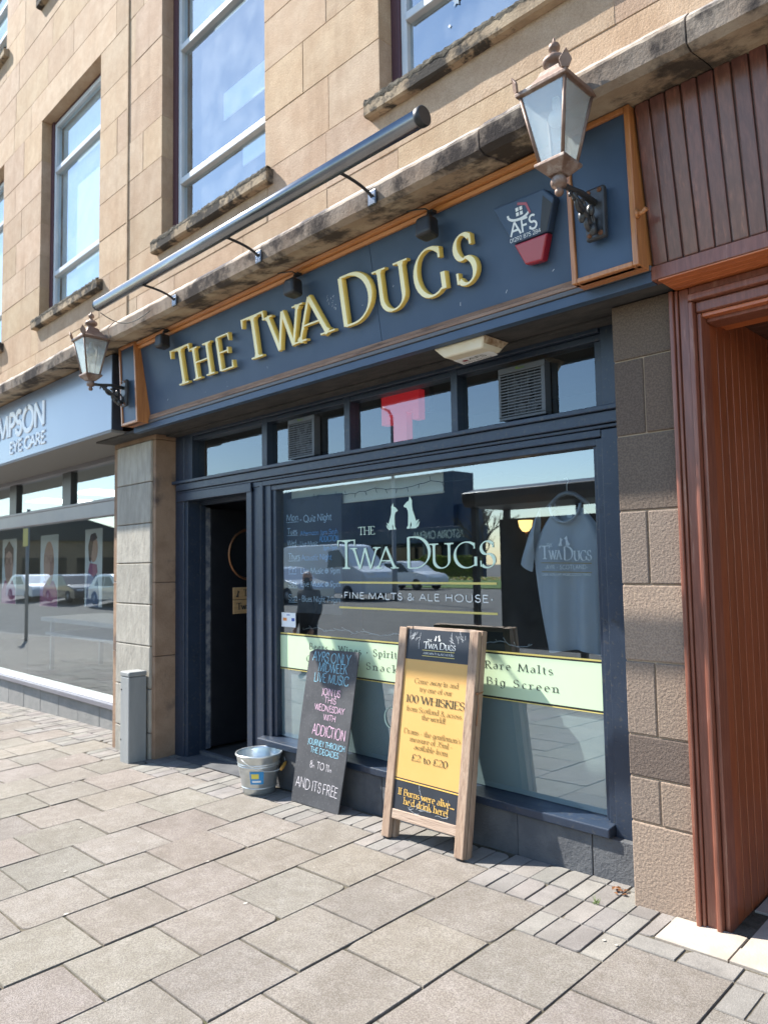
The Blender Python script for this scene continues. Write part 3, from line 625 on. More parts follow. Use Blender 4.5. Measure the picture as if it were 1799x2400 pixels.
g_.add([(-400, -6.63, -1.1), (-60, -6.63, -1.1), (-60, 400, -1.1), (-400, 400, -1.1)], [(0,1,2,3)]); g_.add([(40, -6.63, -.2), (400, -6.63, -.2), (400, 400, -.2), (40, 400, -.2)], [(0,1,2,3)]); g_.add([(-60, 8.4, -1.1), (40, 8.4, -1.1), (40, 400, -1.1), (-60, 400, -1.1)], [(0,1,2,3)])
tag(g_.build('road', 'asphalt', fix=False), kind='structure')
vg = MB()
for a, b in ((-120, 10),): vg.add([(a, -31, .05), (b, -31, .05), (b, -38, .24), (a, -38, .24), (a, -50, .24), (b, -50, .24), (b, -31, -.1), (a, -31, -.1)], [(0,1,2,3), (3,2,5,4), (0,1,6,7)])
tag(vg.build('grass_verge', 'grass', fix=False), kind='structure')

# ================================================================== THE SANDSTONE BUILDING
bld = thing('stone_building', (-4, 0, 0), 'tan sandstone building with tall windows over two shopfronts and a timber doorway', 'building')
XA, XB = -17.0, 3.0
WIN = [(-11.85, -10.22), (-8.90, -7.285), (-5.98, -4.405), (-3.175, -1.60), (-.36, 1.22)]
rows = [3.60, 4.10, 4.50, 4.895, 5.28, 5.67, 6.055, 6.44, 6.93, 7.30, 7.70, 8.10, 8.50, 8.90, 9.30, 9.70, 10.1]
OP = [(a, b, 4.50, 6.93) for a, b in WIN]+[(a, b, 8.50, 10.1) for a, b in WIN]
w = MB(); rr = random.Random(11)
for za, zb in zip(rows[:-1], rows[1:]):
    zc = (za+zb)/2; cuts = sorted([(a, b) for a, b, c, d in OP if c < zc < d])
    lint = zc > 6.93 and zc < 7.30
    iv = []; x = XA
    for a, b in cuts: iv.append((x, a)); x = b
    iv.append((x, XB))
    for a, b in iv:
        cut = [a]
        if lint:
            for wa, wb in WIN: cut += [wa-.36, wb+.36]
            cut.append(b)
        else:
            q = a+(rr.uniform(.35, .95))
            while q < b-.30:
                cut.append(q); q += rr.uniform(.65, 1.15)
            cut.append(b)
        for i in range(len(cut)-1):
            t = rr.uniform(.88, 1.07); c = (t*rr.uniform(.98, 1.03), t*rr.uniform(.97, 1.01), t*rr.uniform(.93, 1.03))
            if lint and any(abs(cut[i]-(wa-.36)) < .01 for wa, wb in WIN): c = (1.10, 1.10, 1.10)
            e = rr.uniform(-.002, .002)
            w.box(cut[i]+.0018, cut[i+1]-.0018, e, .20, za+.0018, zb-.0018, c, 0)
# backing, split round the openings so the joints read as mortar
def backing(mb, y0, y1, z0, z1, ops, mi):
    x = XA
    for a, b, c, d in sorted(ops): mb.box(x, a-.004, y0, y1, z0, z1, 1, mi); mb.box(a-.004, b+.004, y0, y1, z0, c-.004, 1, mi); mb.box(a-.004, b+.004, y0, y1, d+.004, z1, 1, mi); x = b+.004
    mb.box(x, XB, y0, y1, z0, z1, 1, mi)
backing(w, .004, .30, 3.52, 7.7, OP[:5], 1); backing(w, .004, .30, 7.7, 10.15, OP[5:], 1)
w.build('wall', ['sandstone', 'mortar'], bld, bevel=.0022, seg=1)
# rear and side walls, floors and roof that close the rooms
s_ = MB(); s_.box(XA-.3, XB+.3, 8.0, 8.3, -.9, 10.4); s_.box(XA-.3, XA, .3, 8.0, -.9, 10.4); s_.box(XB, XB+.3, .3, 8.0, -.5, 10.4); s_.box(XA-.3, XB+.3, .3, 8.0, 10.15, 10.4)
s_.box(XA, XB, .30, 8.0, 3.46, 3.7); s_.box(XA, XB, .30, 8.0, 7.3, 7.5)
s_.build('shell', 'dark', bld)
# window reveals, frames, panes, sills and blinds
def upper_window(a, b, z0, z1, blind):
    m = MB(); y0, y1 = .125, .19; f = .05
    for q in ((a+.0, a+.075), (b-.03, b)): m.box(q[0], q[1], .11, .2, z0, z1-.0, 1, 1)      # maroon painted reveal edge
    A, B = a+.075, b-.03; Z1 = z1-.03
    m.box(A, A+f, y0, y1, z0, Z1); m.box(B-f, B, y0, y1, z0, Z1); m.box(A+f, B-f, y0, y1, z0, z0+f); m.box(A+f, B-f, y0, y1, Z1-f, Z1)
    m.box(A, B, .125, .19, Z1+.001, z1, 1, 1)
    for zt in (z0+.50, z1-.66):
        if zt < Z1-.1: m.box(A+f, B-f, y0-.012, y1, zt, zt+.055)
    o = m.build('window', ['upvc', 'purple'], bld, bevel=.006)
    g = MB(); g.box(A+f, B-f, .158, .162, z0+f, Z1-f); g.build('pane', 'glass_up', o)
    if blind:
        bl = MB(); bl.box(A+f, B-f, .21, .216, z0+blind[0], min(z0+blind[1], Z1))
        if len(blind) > 2: bl.box(A+f+.35, B-f-.1, .35, .36, z0+blind[2], z0+blind[3]); bl.box(A+f+.5, B-f, .45, .46, z0+blind[2]-.45, z0+blind[3]-.4)
        bl.build('blind', 'blind', o)
    c = MB(); n = 12; x0, x1 = a-.085, b+.10
    c.prof_x([(.125, z0+.0), (-.055, z0-.028), (-.066, z0-.045), (-.066, z0-.118), (-.05, z0-.128), (.125, z0-.128)], x0, x1, jit=.0014, seg=22)
    so_ = c.build('sill', 'sill', bld)
    k = MB(); b0 = len(k.v); nn = 90
    for i in range(nn+1):
        x = x0+(x1-x0)*i/nn
        k.v += [(x, -.02+rr.uniform(-.02, .02), z0-.012), (x, -.052+rr.uniform(-.006, .004), z0-.012+abs(rr.gauss(0, .006))), (x, -.0685, z0-.035+rr.uniform(-.012, .008)), (x, -.0675, z0-.046-abs(rr.gauss(0, .009)))]
    for i in range(nn):
        for j in range(3): q = b0+i*4+j; k.face((q, q+1, q+5, q+4))
    k.build('moss_crust', 'crust', so_)
    if abs(a+3.175) < .01 and z0 < 6:
        st_ = MB(); 
        for (cx, cz, r_) in ((-2.66, 4.93, .038), (-2.72, 4.80, .012), (-2.42, 4.93, .02)):
            st_.flat([(cx+(r_ if k % 2 == 0 else r_*.45)*math.sin(R(36*k+8)), -.0+.150, cz+(r_ if k % 2 == 0 else r_*.45)*math.cos(R(36*k+8))) for k in range(10)])
        st_.build('star_sticker', 'paper', o)
    # apron block under the sill, tinted darker for stain and the sill's shadow
    ap = MB(); ap.box(a-.02, b+.02, -.003, .1, z0-.40, z0-.13, rr.uniform(.9, 1)); ap.build('sill_shade_apron', 'sandstone', bld, bevel=.004, seg=1)
for i, (a, b) in enumerate(WIN):
    wo_ = upper_window(a, b, 4.50, 6.93, [(.0, 2.4), (.0, 2.4), (1.78, 2.4, 1.05, 1.3), None, None][i])
    upper_window(a, b, 8.50, 10.1, (.6, 1.4) if i % 2 == 0 else None)
# crevice between the two halves of the facade
d_ = MB(); d_.box(-6.655, -6.632, -.012, .01, 3.62, 10.1); d_.build('vertical_joint', 'mortar', bld)
# cornice above the shops: separate stones, weathered
cn = MB(); x = XA; rc = random.Random(5)
PR = [(.0, 3.66), (-.40, 3.615), (-.50, 3.585), (-.535, 3.55), (-.545, 3.53), (-.54, 3.445), (-.50, 3.43), (-.33, 3.462), (0, 3.468)]
seams = [-16.0, -14.9, -13.8, -12.6, -11.5, -10.4, -9.3, -8.15, -7.0, -5.85, -4.75, -3.70, -2.0, -1.04, .1, 1.2, 2.2, XB]
for x1 in seams:
    t = rc.uniform(.85, 1.1); dz = rc.uniform(-.004, .004)
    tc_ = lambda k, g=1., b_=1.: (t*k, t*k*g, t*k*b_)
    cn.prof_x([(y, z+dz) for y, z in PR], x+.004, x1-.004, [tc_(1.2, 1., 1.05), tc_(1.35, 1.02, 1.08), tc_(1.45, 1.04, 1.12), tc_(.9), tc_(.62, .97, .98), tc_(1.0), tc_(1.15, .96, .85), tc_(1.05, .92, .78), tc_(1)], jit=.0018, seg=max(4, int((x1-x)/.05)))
    x = x1
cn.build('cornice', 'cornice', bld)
m = MB(); m.box(XA, XB, -.30, .0, 3.475, 3.60); m.build('cornice_core', 'mortar', bld)
# piers at street level
def pier(x0, x1, dep, courses, mtl, name, bev=.006, y0=0.0, jw=.003):
    m = MB()
    for a, b, sp, tints in courses:
        cs = [x0]+([sp] if sp else [])+[x1]
        for i in range(len(cs)-1):
            m.box(cs[i]+(jw if i else 0), cs[i+1]-(jw if i < len(cs)-2 else 0), y0+rr.uniform(-.002, .002), dep, a+jw, b-jw, tints[i])
    return m.build(name, mtl, bld, bevel=bev, seg=2)
T_ = lambda a, b=1., c=1.: (a, a*b, a*c)
pier(-1.660, -1.372, .40, [(2.467, 2.735, None, [T_(.50, .99, .99)]), (2.114, 2.467, -1.515, [T_(.45, 1., 1.05), T_(.52, .97, .97)]), (1.764, 2.114, None, [T_(.52, 1.03, 1.08)]),
    (1.428, 1.764, -1.525, [T_(.74, 1.05, 1.12), T_(.82, 1.03, 1.08)]), (1.083, 1.428, None, [T_(1.08)]), (.754, 1.083, -1.519, [T_(.84, 1.02, 1.05), T_(.90, 1.0, 1.0)]),
    (.569, .754, None, [T_(.50, 1.02, 1.1)]), (.371, .569, -1.519, [T_(.86, 1.02, 1.05), T_(.95)]), (-.10, .371, None, [T_(1.12)])], 'rough_stone', 'pier')
m = MB(); m.box(-1.656, -1.376, .008, .39, -.1, 2.73, .9); m.build('pier_core', 'mortar', bld)
# left pier: brown stone core with grey facing stones
m = MB()
for a, b in ((-.25, .766), (.766, 1.413), (1.413, 2.693), (2.693, 2.90)):
    m.box(-6.895, -6.078, 0.004, .40, a+.002, b-.002, rr.uniform(.9, 1.1))
m.build('pier', 'brown_stone', bld, bevel=.005)
m = MB(); zz = [.10, .48, .852, 1.218, 1.587, 1.945, 2.316, 2.69]
for a, b in zip([-.2]+zz[:-1], zz): 
    t = rr.uniform(.9, 1.06); m.box(-6.79, -6.128, -.018, .03, a+.003, b-.003, T_(t, .99, .97))
m.build('facing_stone', 'grey_stone', bld, bevel=.008, seg=2)

# ================================================================== THE PUB SHOPFRONT
pub = thing('pub_shopfront', (-3.9, .2, 0), 'dark navy painted pub front with a dog emblem window and an open doorway', 'shopfront')
m = MB()      # frame of posts, rails and mouldings
FY = .20
m.box(-6.078, -5.93, FY, .34, -.2, 2.735); m.box(-5.93, -5.885, FY+.012, .34, -.2, 2.20)      # left post
m.box(-4.945, -4.875, FY-.012, .50, -.12, 2.20); m.box(-4.873, -4.78, FY+.006, .34, -.12, 2.20); m.box(-4.778, -4.735, FY-.004, .34, -.12, 2.20); m.box(-4.733, -4.655, FY+.014, .30, .2, 2.19); m.box(-4.653, -4.612, FY+.03, .30, .26, 2.13)
m.box(-1.912, -1.885, FY+.035, .30, .26, 2.125); m.box(-1.883, -1.848, FY+.012, .30, .24, 2.16); m.box(-1.846, -1.656, FY, .34, .195, 2.20)     # right stile
m.box(-6.06, -1.656, FY-.05, .33, 2.287, 2.313); m.box(-6.02, -1.656, FY-.03, .33, 2.225, 2.285); m.box(-6.02, -1.656, FY-.012, .33, 2.205, 2.223)   # transom beam
m.box(-6.02, -4.875, FY-.02, .34, 2.13, 2.203); m.box(-4.873, -1.848, FY-.002, .33, 2.165, 2.203); m.box(-4.655, -1.885, FY+.02, .31, 2.125, 2.163)
m.box(-6.02, -5.80, FY+.004, .34, 2.314, 2.735); m.box(-1.835, -1.656, FY+.004, .34, 2.314, 2.735); m.box(-1.889, -1.837, FY+.04, .31, 2.314, 2.70)
for a, b in ((-4.770, -4.700), (-3.798, -3.740), (-2.834, -2.783)): m.box(a, b, FY+.015, .31, 2.314, 2.72)
m.box(-5.80, -1.835, FY-.01, .33, 2.700, 2.738); m.box(-5.80, -1.835, FY+.02, .31, 2.665, 2.698)
m.box(-4.735, -1.846, FY+.004, .31, .195, .228)
m.build('frame', 'navy', pub, bevel=.004)
m = MB(); m.prof_x([(.30, .258), (.195, .254), (.135, .247), (.135, .203), (.30, .197)], -4.74, -1.848); m.build('window_sill', 'navy', pub, bevel=.005)
m = MB(); xx = -4.66
for xb in (-4.05, -3.42, -2.90, -2.395, -1.952, -1.656):
    m.box(xx, xb-.004, .16+rr.uniform(-.002, .002), .33, -.3, .197, rr.uniform(.92, 1.08)); xx = xb
m.build('stall_riser', 'plinth_dark', pub, bevel=.004)
def pane(x0, x1, z0, z1, nm='pane'):
    g = MB(); g.box(x0, x1, .268, .274, z0, z1); return g.build(nm, 'glass' if nm == 'window_pane' else 'glass_fan', pub)
for a, b in ((-5.80, -4.770), (-4.700, -3.798), (-3.740, -2.834), (-2.783, -1.889)): pane(a, b, 2.314, 2.70, 'fanlight_pane')
big = pane(-4.612, -1.912, .258, 2.126, 'window_pane')
# vinyl lettering and films on the big pane (fixed behind the glass face)
VY = .2665
L_ = MB()
text(L_, 'T', (-3.937, VY, 1.512), .197, .178, wt=.13); text(L_, 'WA', (-3.775, VY, 1.512), .142, .40, wt=.15)
text(L_, 'D', (-3.285, VY, 1.512), .197, .225, wt=.13); text(L_, 'UGS', (-3.065, VY, 1.512), .150, .50, wt=.15)
text(L_, 'THE', (-3.720, VY, 1.742), .054, .16, wt=.13); dogs(L_, (-3.452, VY, 1.765), .208, gap=.30)
L_.build('pub_name', 'mint_text', big)
L_ = MB(); text(L_, '~FINE MALTS & ALE HOUSE~', (-3.915, VY, 1.309), .041, 1.325, wt=.14, style='sans', track=.10); L_.build('strapline', 'white_text', big)
L_ = MB(); bar(L_, (-3.928, VY, 1.418), (-2.567, VY, 1.418), .013); bar(L_, (-3.928, VY, 1.245), (-2.567, VY, 1.245), .013); bar(L_, (-4.61, VY, 1.031), (-1.914, VY, 1.031), .009); bar(L_, (-4.61, VY, .766), (-1.914, VY, .766), .005)
L_.build('gold_rule', 'gold_line', big)
L_ = MB(); bar(L_, (-4.61, VY, 1.022), (-1.914, VY, 1.022), .010, lift=.0004); bar(L_, (-4.61, VY, .774), (-1.914, VY, .774), .012, lift=.0004); L_.build('black_rule', 'black_line', big)
L_ = MB(); L_.box(-4.61, -1.914, .2655, .2675, .779, 1.017); L_.build('green_band', 'mint', big)
L_ = MB(); TY = .26525
text(L_, 'Beers ~ Wines ~ Spirits', (-4.266, TY, .930), .046, .93, wt=.16, track=.22, lift=.0001); text(L_, 'Cocktails ~ Snacks', (-4.30, TY, .838), .046, .98, wt=.16, track=.22, lift=.0001)
text(L_, '~ Rare Malts', (-2.74, TY, .934), .042, .525, wt=.16, track=.22, lift=.0001); text(L_, '~ Big Screen', (-2.74, TY, .842), .042, .56, wt=.16, track=.22, lift=.0001)
L_.build('drinks_lettering', 'ink', big)
L_ = MB(); text(L_, 'Q', (-3.50, .264, .485), .125, .12, wt=.09); L_.build('pale_monogram', 'mint_text', big)
L_ = MB(); L_.box(-4.612, -1.912, .2765, .279, .262, .772); L_.build('frosted_film', 'frost', big)
L_ = MB(); L_.box(-4.594, -4.423, .2655, .2665, 1.08, 1.187, mi=0); L_.box(-4.575, -4.53, .2645, .265, 1.125, 1.148, mi=1); L_.box(-4.47, -4.435, .2645, .265, 1.125, 1.148, mi=2); bar(L_, (-4.53, .265, 1.17), (-4.49, .265, 1.17), .006, mi=2)
tag(L_.build('card_sticker', ['paper', 'orange', 'navyprint']), 'small white payment sticker with orange and blue marks low in the pub window', 'sticker')
# doorway: lining, door leaf, oval light
m = MB(); m.box(-5.93, -5.888, .34, .40, -.2, 2.16); m.box(-5.885, -4.947, .34, .40, 2.10, 2.203); m.box(-4.945, -4.80, .50, 1.3, -.2, 2.2)
m.build('door_lining', 'navy', pub, bevel=.004)
dr = MB(); dr.box(-5.935, -5.887, .448, 1.33, -.06, 2.07); door = dr.build('door', 'doorblk', pub, bevel=.004)
m = MB(); m.box(-5.936, -5.889, .40, .446, -.07, 2.08); 
for z in (.26, 1.10, 1.78): m.box(-5.8885, -5.886, .405, .447, z-.05, z+.05)
m.build('door_edge', 'worn_blue', pub, bevel=.003)
m = MB(); pts = [(-5.884, .865+.225*math.cos(R(a)), 1.655+.235*math.sin(R(a))) for a in range(0, 361, 12)]; m.tube(pts, .012, 6, cap=False); m.build('oval_rim', 'brass', door)
m = MB(); m.prism([(-5.886, .865+.22*math.cos(R(a)), 1.655+.23*math.sin(R(a))) for a in range(0, 360, 12)], (.001, 0, 0)); m.build('oval_light', 'carglass', door)
# soffit over the recessed front
m = MB(); m.box(-6.90, -1.345, -.178, .20, 2.737, 2.76); m.box(-6.07, -1.66, .10, .2, 2.722, 2.7365); m.build('soffit', 'soffit', pub, bevel=.003)
# room behind the window
m = MB(); m.box(-6.12, -6.06, .40, 6, -.3, 3.4); m.box(-1.66, -1.60, .40, 6, -.3, 3.4); m.box(-6.06, -1.66, 5.9, 6, -.3, 3.4); m.box(-6.06, -1.66, .33, 6, 2.765, 2.80); m.box(-4.73, -1.66, .33, 6, -.3, .15)
m.add([(-6.06, .40, -.095), (-4.73, .40, -.06), (-4.73, 6, -.06), (-6.06, 6, -.095)], [(0,1,2,3)])
m.build('interior', 'dark', pub)
m = MB(); m.add([(-5.93, .12, -.105), (-4.9, .12, -.075), (-4.9, 1.4, -.06), (-5.93, 1.4, -.09)], [(0,1,2,3)]); m.box(-5.88, -4.95, .33, .37, -.10, -.068)
m.build('doorstep', 'plinth_dark', pub)

# wooden sign fixed to the open door
t = thing('door_sign', (-5.885, .76, 1.1), 'pale wooden sign with a black dog on the open black pub door', 'sign')
m = MB(); m.box(-5.886, -5.872, .679, 1.05, 1.237, 1.348); m.box(-5.886, -5.872, .679, 1.05, 1.105, 1.232); m.build('board', 'ply', t, bevel=.003)
m = MB(); U = (0, 1, 0); Nn = (1, 0, 0)
dogs(m, (-5.872, .705, 1.257), .08, u=U, n=Nn, which='one'); text(m, 'The', (-5.872, .79, 1.265), .06, None, U, (0,0,1), Nn, wt=.17); text(m, 'Twa', (-5.872, .715, 1.142), .06, .14, U, (0,0,1), Nn, wt=.2); text(m, 'Dugs', (-5.872, .87, 1.142), .06, .15, U, (0,0,1), Nn, wt=.2)
m.build('lettering', 'poster_blk', t)

# ================================================================== THE PUB SIGN
sg = thing('shop_sign', (-3.75, -.2, 2.8), 'long dark blue sign board with raised gold letters above the pub window', 'sign')
PT, PB = Vector((0, -.282, 3.457)), Vector((0, -.18, 2.845)); PU = (PT-PB).normalized(); PN = Vector((0, -PU.z, PU.y))
if PN.y > 0: PN = -PN
x0, x1 = -5.824, -1.70
m = MB(); d = Vector((0, .03, 0))
for a, b in ((x0, -3.018), (-3.015, x1)):
    m.prism([(a, *PB.yz), (b, *PB.yz), (b, *PT.yz), (a, *PT.yz)], d)
m.build('panel', 'panel', sg, bevel=.001, seg=1)
m = MB()   # varnished trim along the top
m.prof_x([(-.305, 3.462), (-.318, 3.448), (-.312, 3.432), (-.298, 3.426), (-.305, 3.414), (-.292, 3.400), (-.262, 3.404), (-.262, 3.462)], x0, x1); m.build('top_trim', 'oak', sg, bevel=.001)
m = MB(); m.prof_x([(-.178, 2.847), (-.190, 2.842), (-.186, 2.826), (-.196, 2.818), (-.196, 2.802), (-.15, 2.80), (-.15, 2.847)], x0, -1.68); m.build('bottom_trim', 'oak_worn', sg, bevel=.001)
m = MB(); m.prof_x([(-.192, 2.800), (-.192, 2.778), (-.13, 2.776), (-.13, 2.800)], -6.12, -1.372); m.build('grey_bead', 'bead', sg, bevel=.002)
m = MB(); m.box(-6.12, -1.372, -.182, -.13, 2.728, 2.7755); m.build('blue_strip', 'panel', sg, bevel=.002)
def side_box(xa, xb):
    fb, ft = Vector((0, -.298, 2.775)), Vector((0, -.33, 3.462)); at = lambda k, dy=0: (fb.y+(ft.y-fb.y)*k+dy, fb.z+(ft.z-fb.z)*k)
    m = MB(); m.prof_x([at(0, .018), at(1, .018), (.0, 3.462), (.0, 2.802), (-.128, 2.802), (-.194, 2.802), (-.194, 2.775)], xa+.002, xb-.002)
    def fr(p, q, k0, k1):
        a, b = at(k0), at(k1); c, e = at(k0, .05), at(k1, .05)
        m.hexa([(p, *a), (q, *a), (q, *c), (p, *c), (p, *b), (q, *b), (q, *e), (p, *e)])
    fr(xa, xa+.024, 0, 1); fr(xb-.026, xb, 0, 1); fr(xa+.025, xb-.027, 0, .032); fr(xa+.025, xb-.027, .965, 1)
    o = m.build('end_box', 'oak_up', sg, bevel=.004)
    p = MB(); a, b = at(.034, .013), at(.963, .013)
    p.prism([(xa+.026, *a), (xb-.028, *a), (xb-.028, *b), (xa+.026, *b)], (0, .004, 0)); p.build('end_panel', 'panel', o)
side_box(-6.122, -5.824); side_box(-1.69, -1.374)
m = MB(); m.tube([(-1.374, -.30, 2.99), (-1.345, -.305, 2.985), (-1.325, -.31, 2.995)], [.012, .009, .011], 8); m.lathe([(.0, 0), (.02, .002), (.02, .010), (0, .012)], (-1.375, -.30, 2.99), 10, 'x'); m.build('turn_button', 'oak_up', sg)
# raised gold letters, each its own piece
def onpanel(x, z, off=.012): 
    k = (z-PB.z)/PU.z; return Vector((x, PB.y+PU.y*k, z))+PN*off
ZB = 2.986
for ch, xa, xb, h in (('T', -5.388, -5.072, .285), ('H', -5.085, -4.785, .245), ('E', -4.755, -4.510, .245),
                      ('T', -4.378, -4.090, .290), ('W', -4.085, -3.715, .245), ('A', -3.780, -3.455, .262),
                      ('D', -3.362, -3.030, .293), ('U', -3.030, -2.745, .250), ('G', -2.735, -2.470, .250), ('S', -2.448, -2.268, .250)):
    m = MB(); q_ = .9846; xa, xb, h = xa*q_, xb*q_, h*q_
    text(m, ch, onpanel(xa+.014, ZB), h, xb-xa-.028, v=PU, n=PN, wt=.172, depth=.032, lift=0, mi=0, emi=1)
    m.build('letter', ['gold', 'gold_edge'], sg)

m = MB(); ro = random.Random(17)
for i in range(26):
    x, z = (ro.uniform(-3.44, -3.36), ro.uniform(3.10, 3.21)) if i < 12 else (ro.uniform(-5.7, -1.8), ro.uniform(2.87, 2.92) if i < 20 else ro.uniform(2.9, 3.35))
    a = ro.uniform(.6, 1.6); l = ro.uniform(.004, .02); bar(m, onpanel(x, z, 0), onpanel(x+l*math.cos(a), z+l*math.sin(a), 0), ro.uniform(.0015, .004), n=PN)
m.build('scuff', 'scratch', sg)

# alarm box on the sign board
al = thing('alarm_box', onpanel(-1.95, 3.1, 0), 'dark blue and red five sided alarm box beside the last gold letter', 'alarm')
AX, AZ = .022, -.029
def op(x, z, o): return onpanel(x, z, o)
def oq(x, z, o): return onpanel(x+AX, z+AZ, o)
A = [(-2.108, 3.285), (-1.818, 3.279), (-1.768, 3.222), (-1.868, 2.966), (-1.962, 2.972)]
def cutz(poly, z, keep):   # part of a polygon above or below z
    out = []
    for (p, q) in zip(poly, poly[1:]+poly[:1]):
        if (p[1]-z)*keep >= 0: out.append(p)
        if (p[1]-z)*(q[1]-z) < 0: s = (z-p[1])/(q[1]-p[1]); out.append((p[0]+(q[0]-p[0])*s, z))
    return out
for nm, z, kp, mt in (('cover', 3.085, 1, 'panel'), ('strobe', 3.081, -1, 'red')):
    m = MB(); pl = cutz(A, z, kp)
    if kp > 0:
        cx, cz = -1.97, 3.2
    m.prism([op(x, zz_, .001) for x, zz_ in pl], PN*.052); m.build(nm, mt, al, bevel=.008, seg=3)
m = MB(); m.prism([oq(-1.846, 3.279, .0535), oq(-1.802, 3.228, .0535), oq(-1.848, 3.118, .0535), oq(-1.885, 3.118, .0535)], PN*.001); m.build('dark_flank', 'blackp', al)
m = MB(); text(m, 'AFS', oq(-2.045, 3.150, .0535), .062, .155, v=PU, n=PN, wt=.16, style='sans'); text(m, '01292 875 284', oq(-2.052, 3.123, .0535), .018, .175, v=PU, n=PN, wt=.13, style='sans')
pts = [oq(-1.985+.062*math.cos(R(a)), 3.246+.030*math.sin(R(a)), .0545) for a in range(170, 341, 17)]
for a, b in zip(pts[:-1], pts[1:]): bar(m, a, b, .012, n=PN, lift=.0002)
for dx in (-.011, .011):
    for dz in (-.011, .011): bar(m, oq(-1.98+dx-.008, 3.252+dz, .0545), oq(-1.98+dx+.008, 3.252+dz, .0545), .017, n=PN)
m.build('lettering', 'white_text', al)
m = MB(); bar(m, oq(-1.985, 3.288, .0545), oq(-1.935, 3.272, .0545), .012, n=PN); bar(m, oq(-1.938, 3.272, .0547), oq(-1.922, 3.225, .0547), .012, n=PN); m.build('red_mark', 'red', al)

# small spotlights under the top trim
def spot(x, z0=3.345, label=''):
    t = thing('spotlight', (x, -.30, 3.43), label, 'spotlight', 'spotlights on the sign board')
    m = MB(); y = -.355; z = z0
    m.hexa([(x-.056, y-.045, z-.055), (x+.056, y-.045, z-.055), (x+.05, y+.05, z-.062), (x-.05, y+.05, z-.062), (x-.05, y-.04, z+.05), (x+.05, y-.04, z+.05), (x+.042, y+.05, z+.05), (x-.042, y+.05, z+.05)])
    m.build('lamp_body', 'blackp', t, bevel=.02, seg=3)
    m = MB(); m.tube([(x, y, z+.04), (x+.003, y+.015, z+.075), (x, -.30, z+.095)], .011, 8); m.box(x-.02, x+.02, -.33, -.295, z+.085, z+.10); m.build('bracket', 'blackp', t)
    m = MB(); m.tube([(x, -.31, z+.09), (x-.02, -.34, z+.11), (x-.05, -.36, z+.112), (x-.12, -.38, z+.118)], .004, 5); m.build('cable', 'wire', t)
spot(-5.30, 3.335, 'black spotlight above the first letters, nearest the left lantern'); spot(-3.63, 3.30, 'black spotlight above the middle of the sign between two words'); spot(-2.495, 3.303, 'black spotlight above the last letters, nearest the alarm box')

# long tubular sign light on three curved arms
tl = thing('tube_light', (-3.7, -.55, 3.47), 'long polished steel tube light held on curved arms above the pub sign', 'sign light')
m = MB(); A_, B_ = Vector((-5.475, -.80, 3.562)), Vector((-2.135, -.80, 3.541)); dd = B_-A_
m.tube([A_, A_+dd*.5, B_], .042, 24); m.build('tube', 'steel', tl)
m = MB(); e = dd.normalized(); m.tube([B_, B_+e*.004, B_+e*.03, B_+e*.034], [.0435, .046, .046, .041], 20); m.build('end_cap', 'blackp', tl); m = MB(); m.tube([A_-e*.012, A_], [.04, .0435], 20); m.build('end_cap', 'blackp', tl)
for x in (-4.75, -3.715, -2.695):
    m = MB(); pts = []
    for i in range(13):
        k = i/12; a = R(90*k); pts.append((x+.0, -.79+.245*(1-math.cos(a)), 3.505-.055*math.sin(a)*0-.05*k*k))
    pts = [(x, -.80+.25*math.sin(R(90*i/12)), 3.523-.005-.065*(1-math.cos(R(90*i/12)))) for i in range(13)]
    m.tube(pts, .0085, 8); o = m.build('arm', 'blackp', tl)
    m = MB(); m.box(x-.028, x+.028, -.562, -.545, 3.425, 3.505); m.build('wall_plate', 'steel', o, bevel=.004)
m = MB(); pts = [(-5.47+.35*i/14, -.78+.23*i/14, 3.508-.09*math.sin(math.pi*i/14)-.02*i/14) for i in range(15)]; m.tube(pts, .0035, 5); m.build('cable', 'wire', tl)

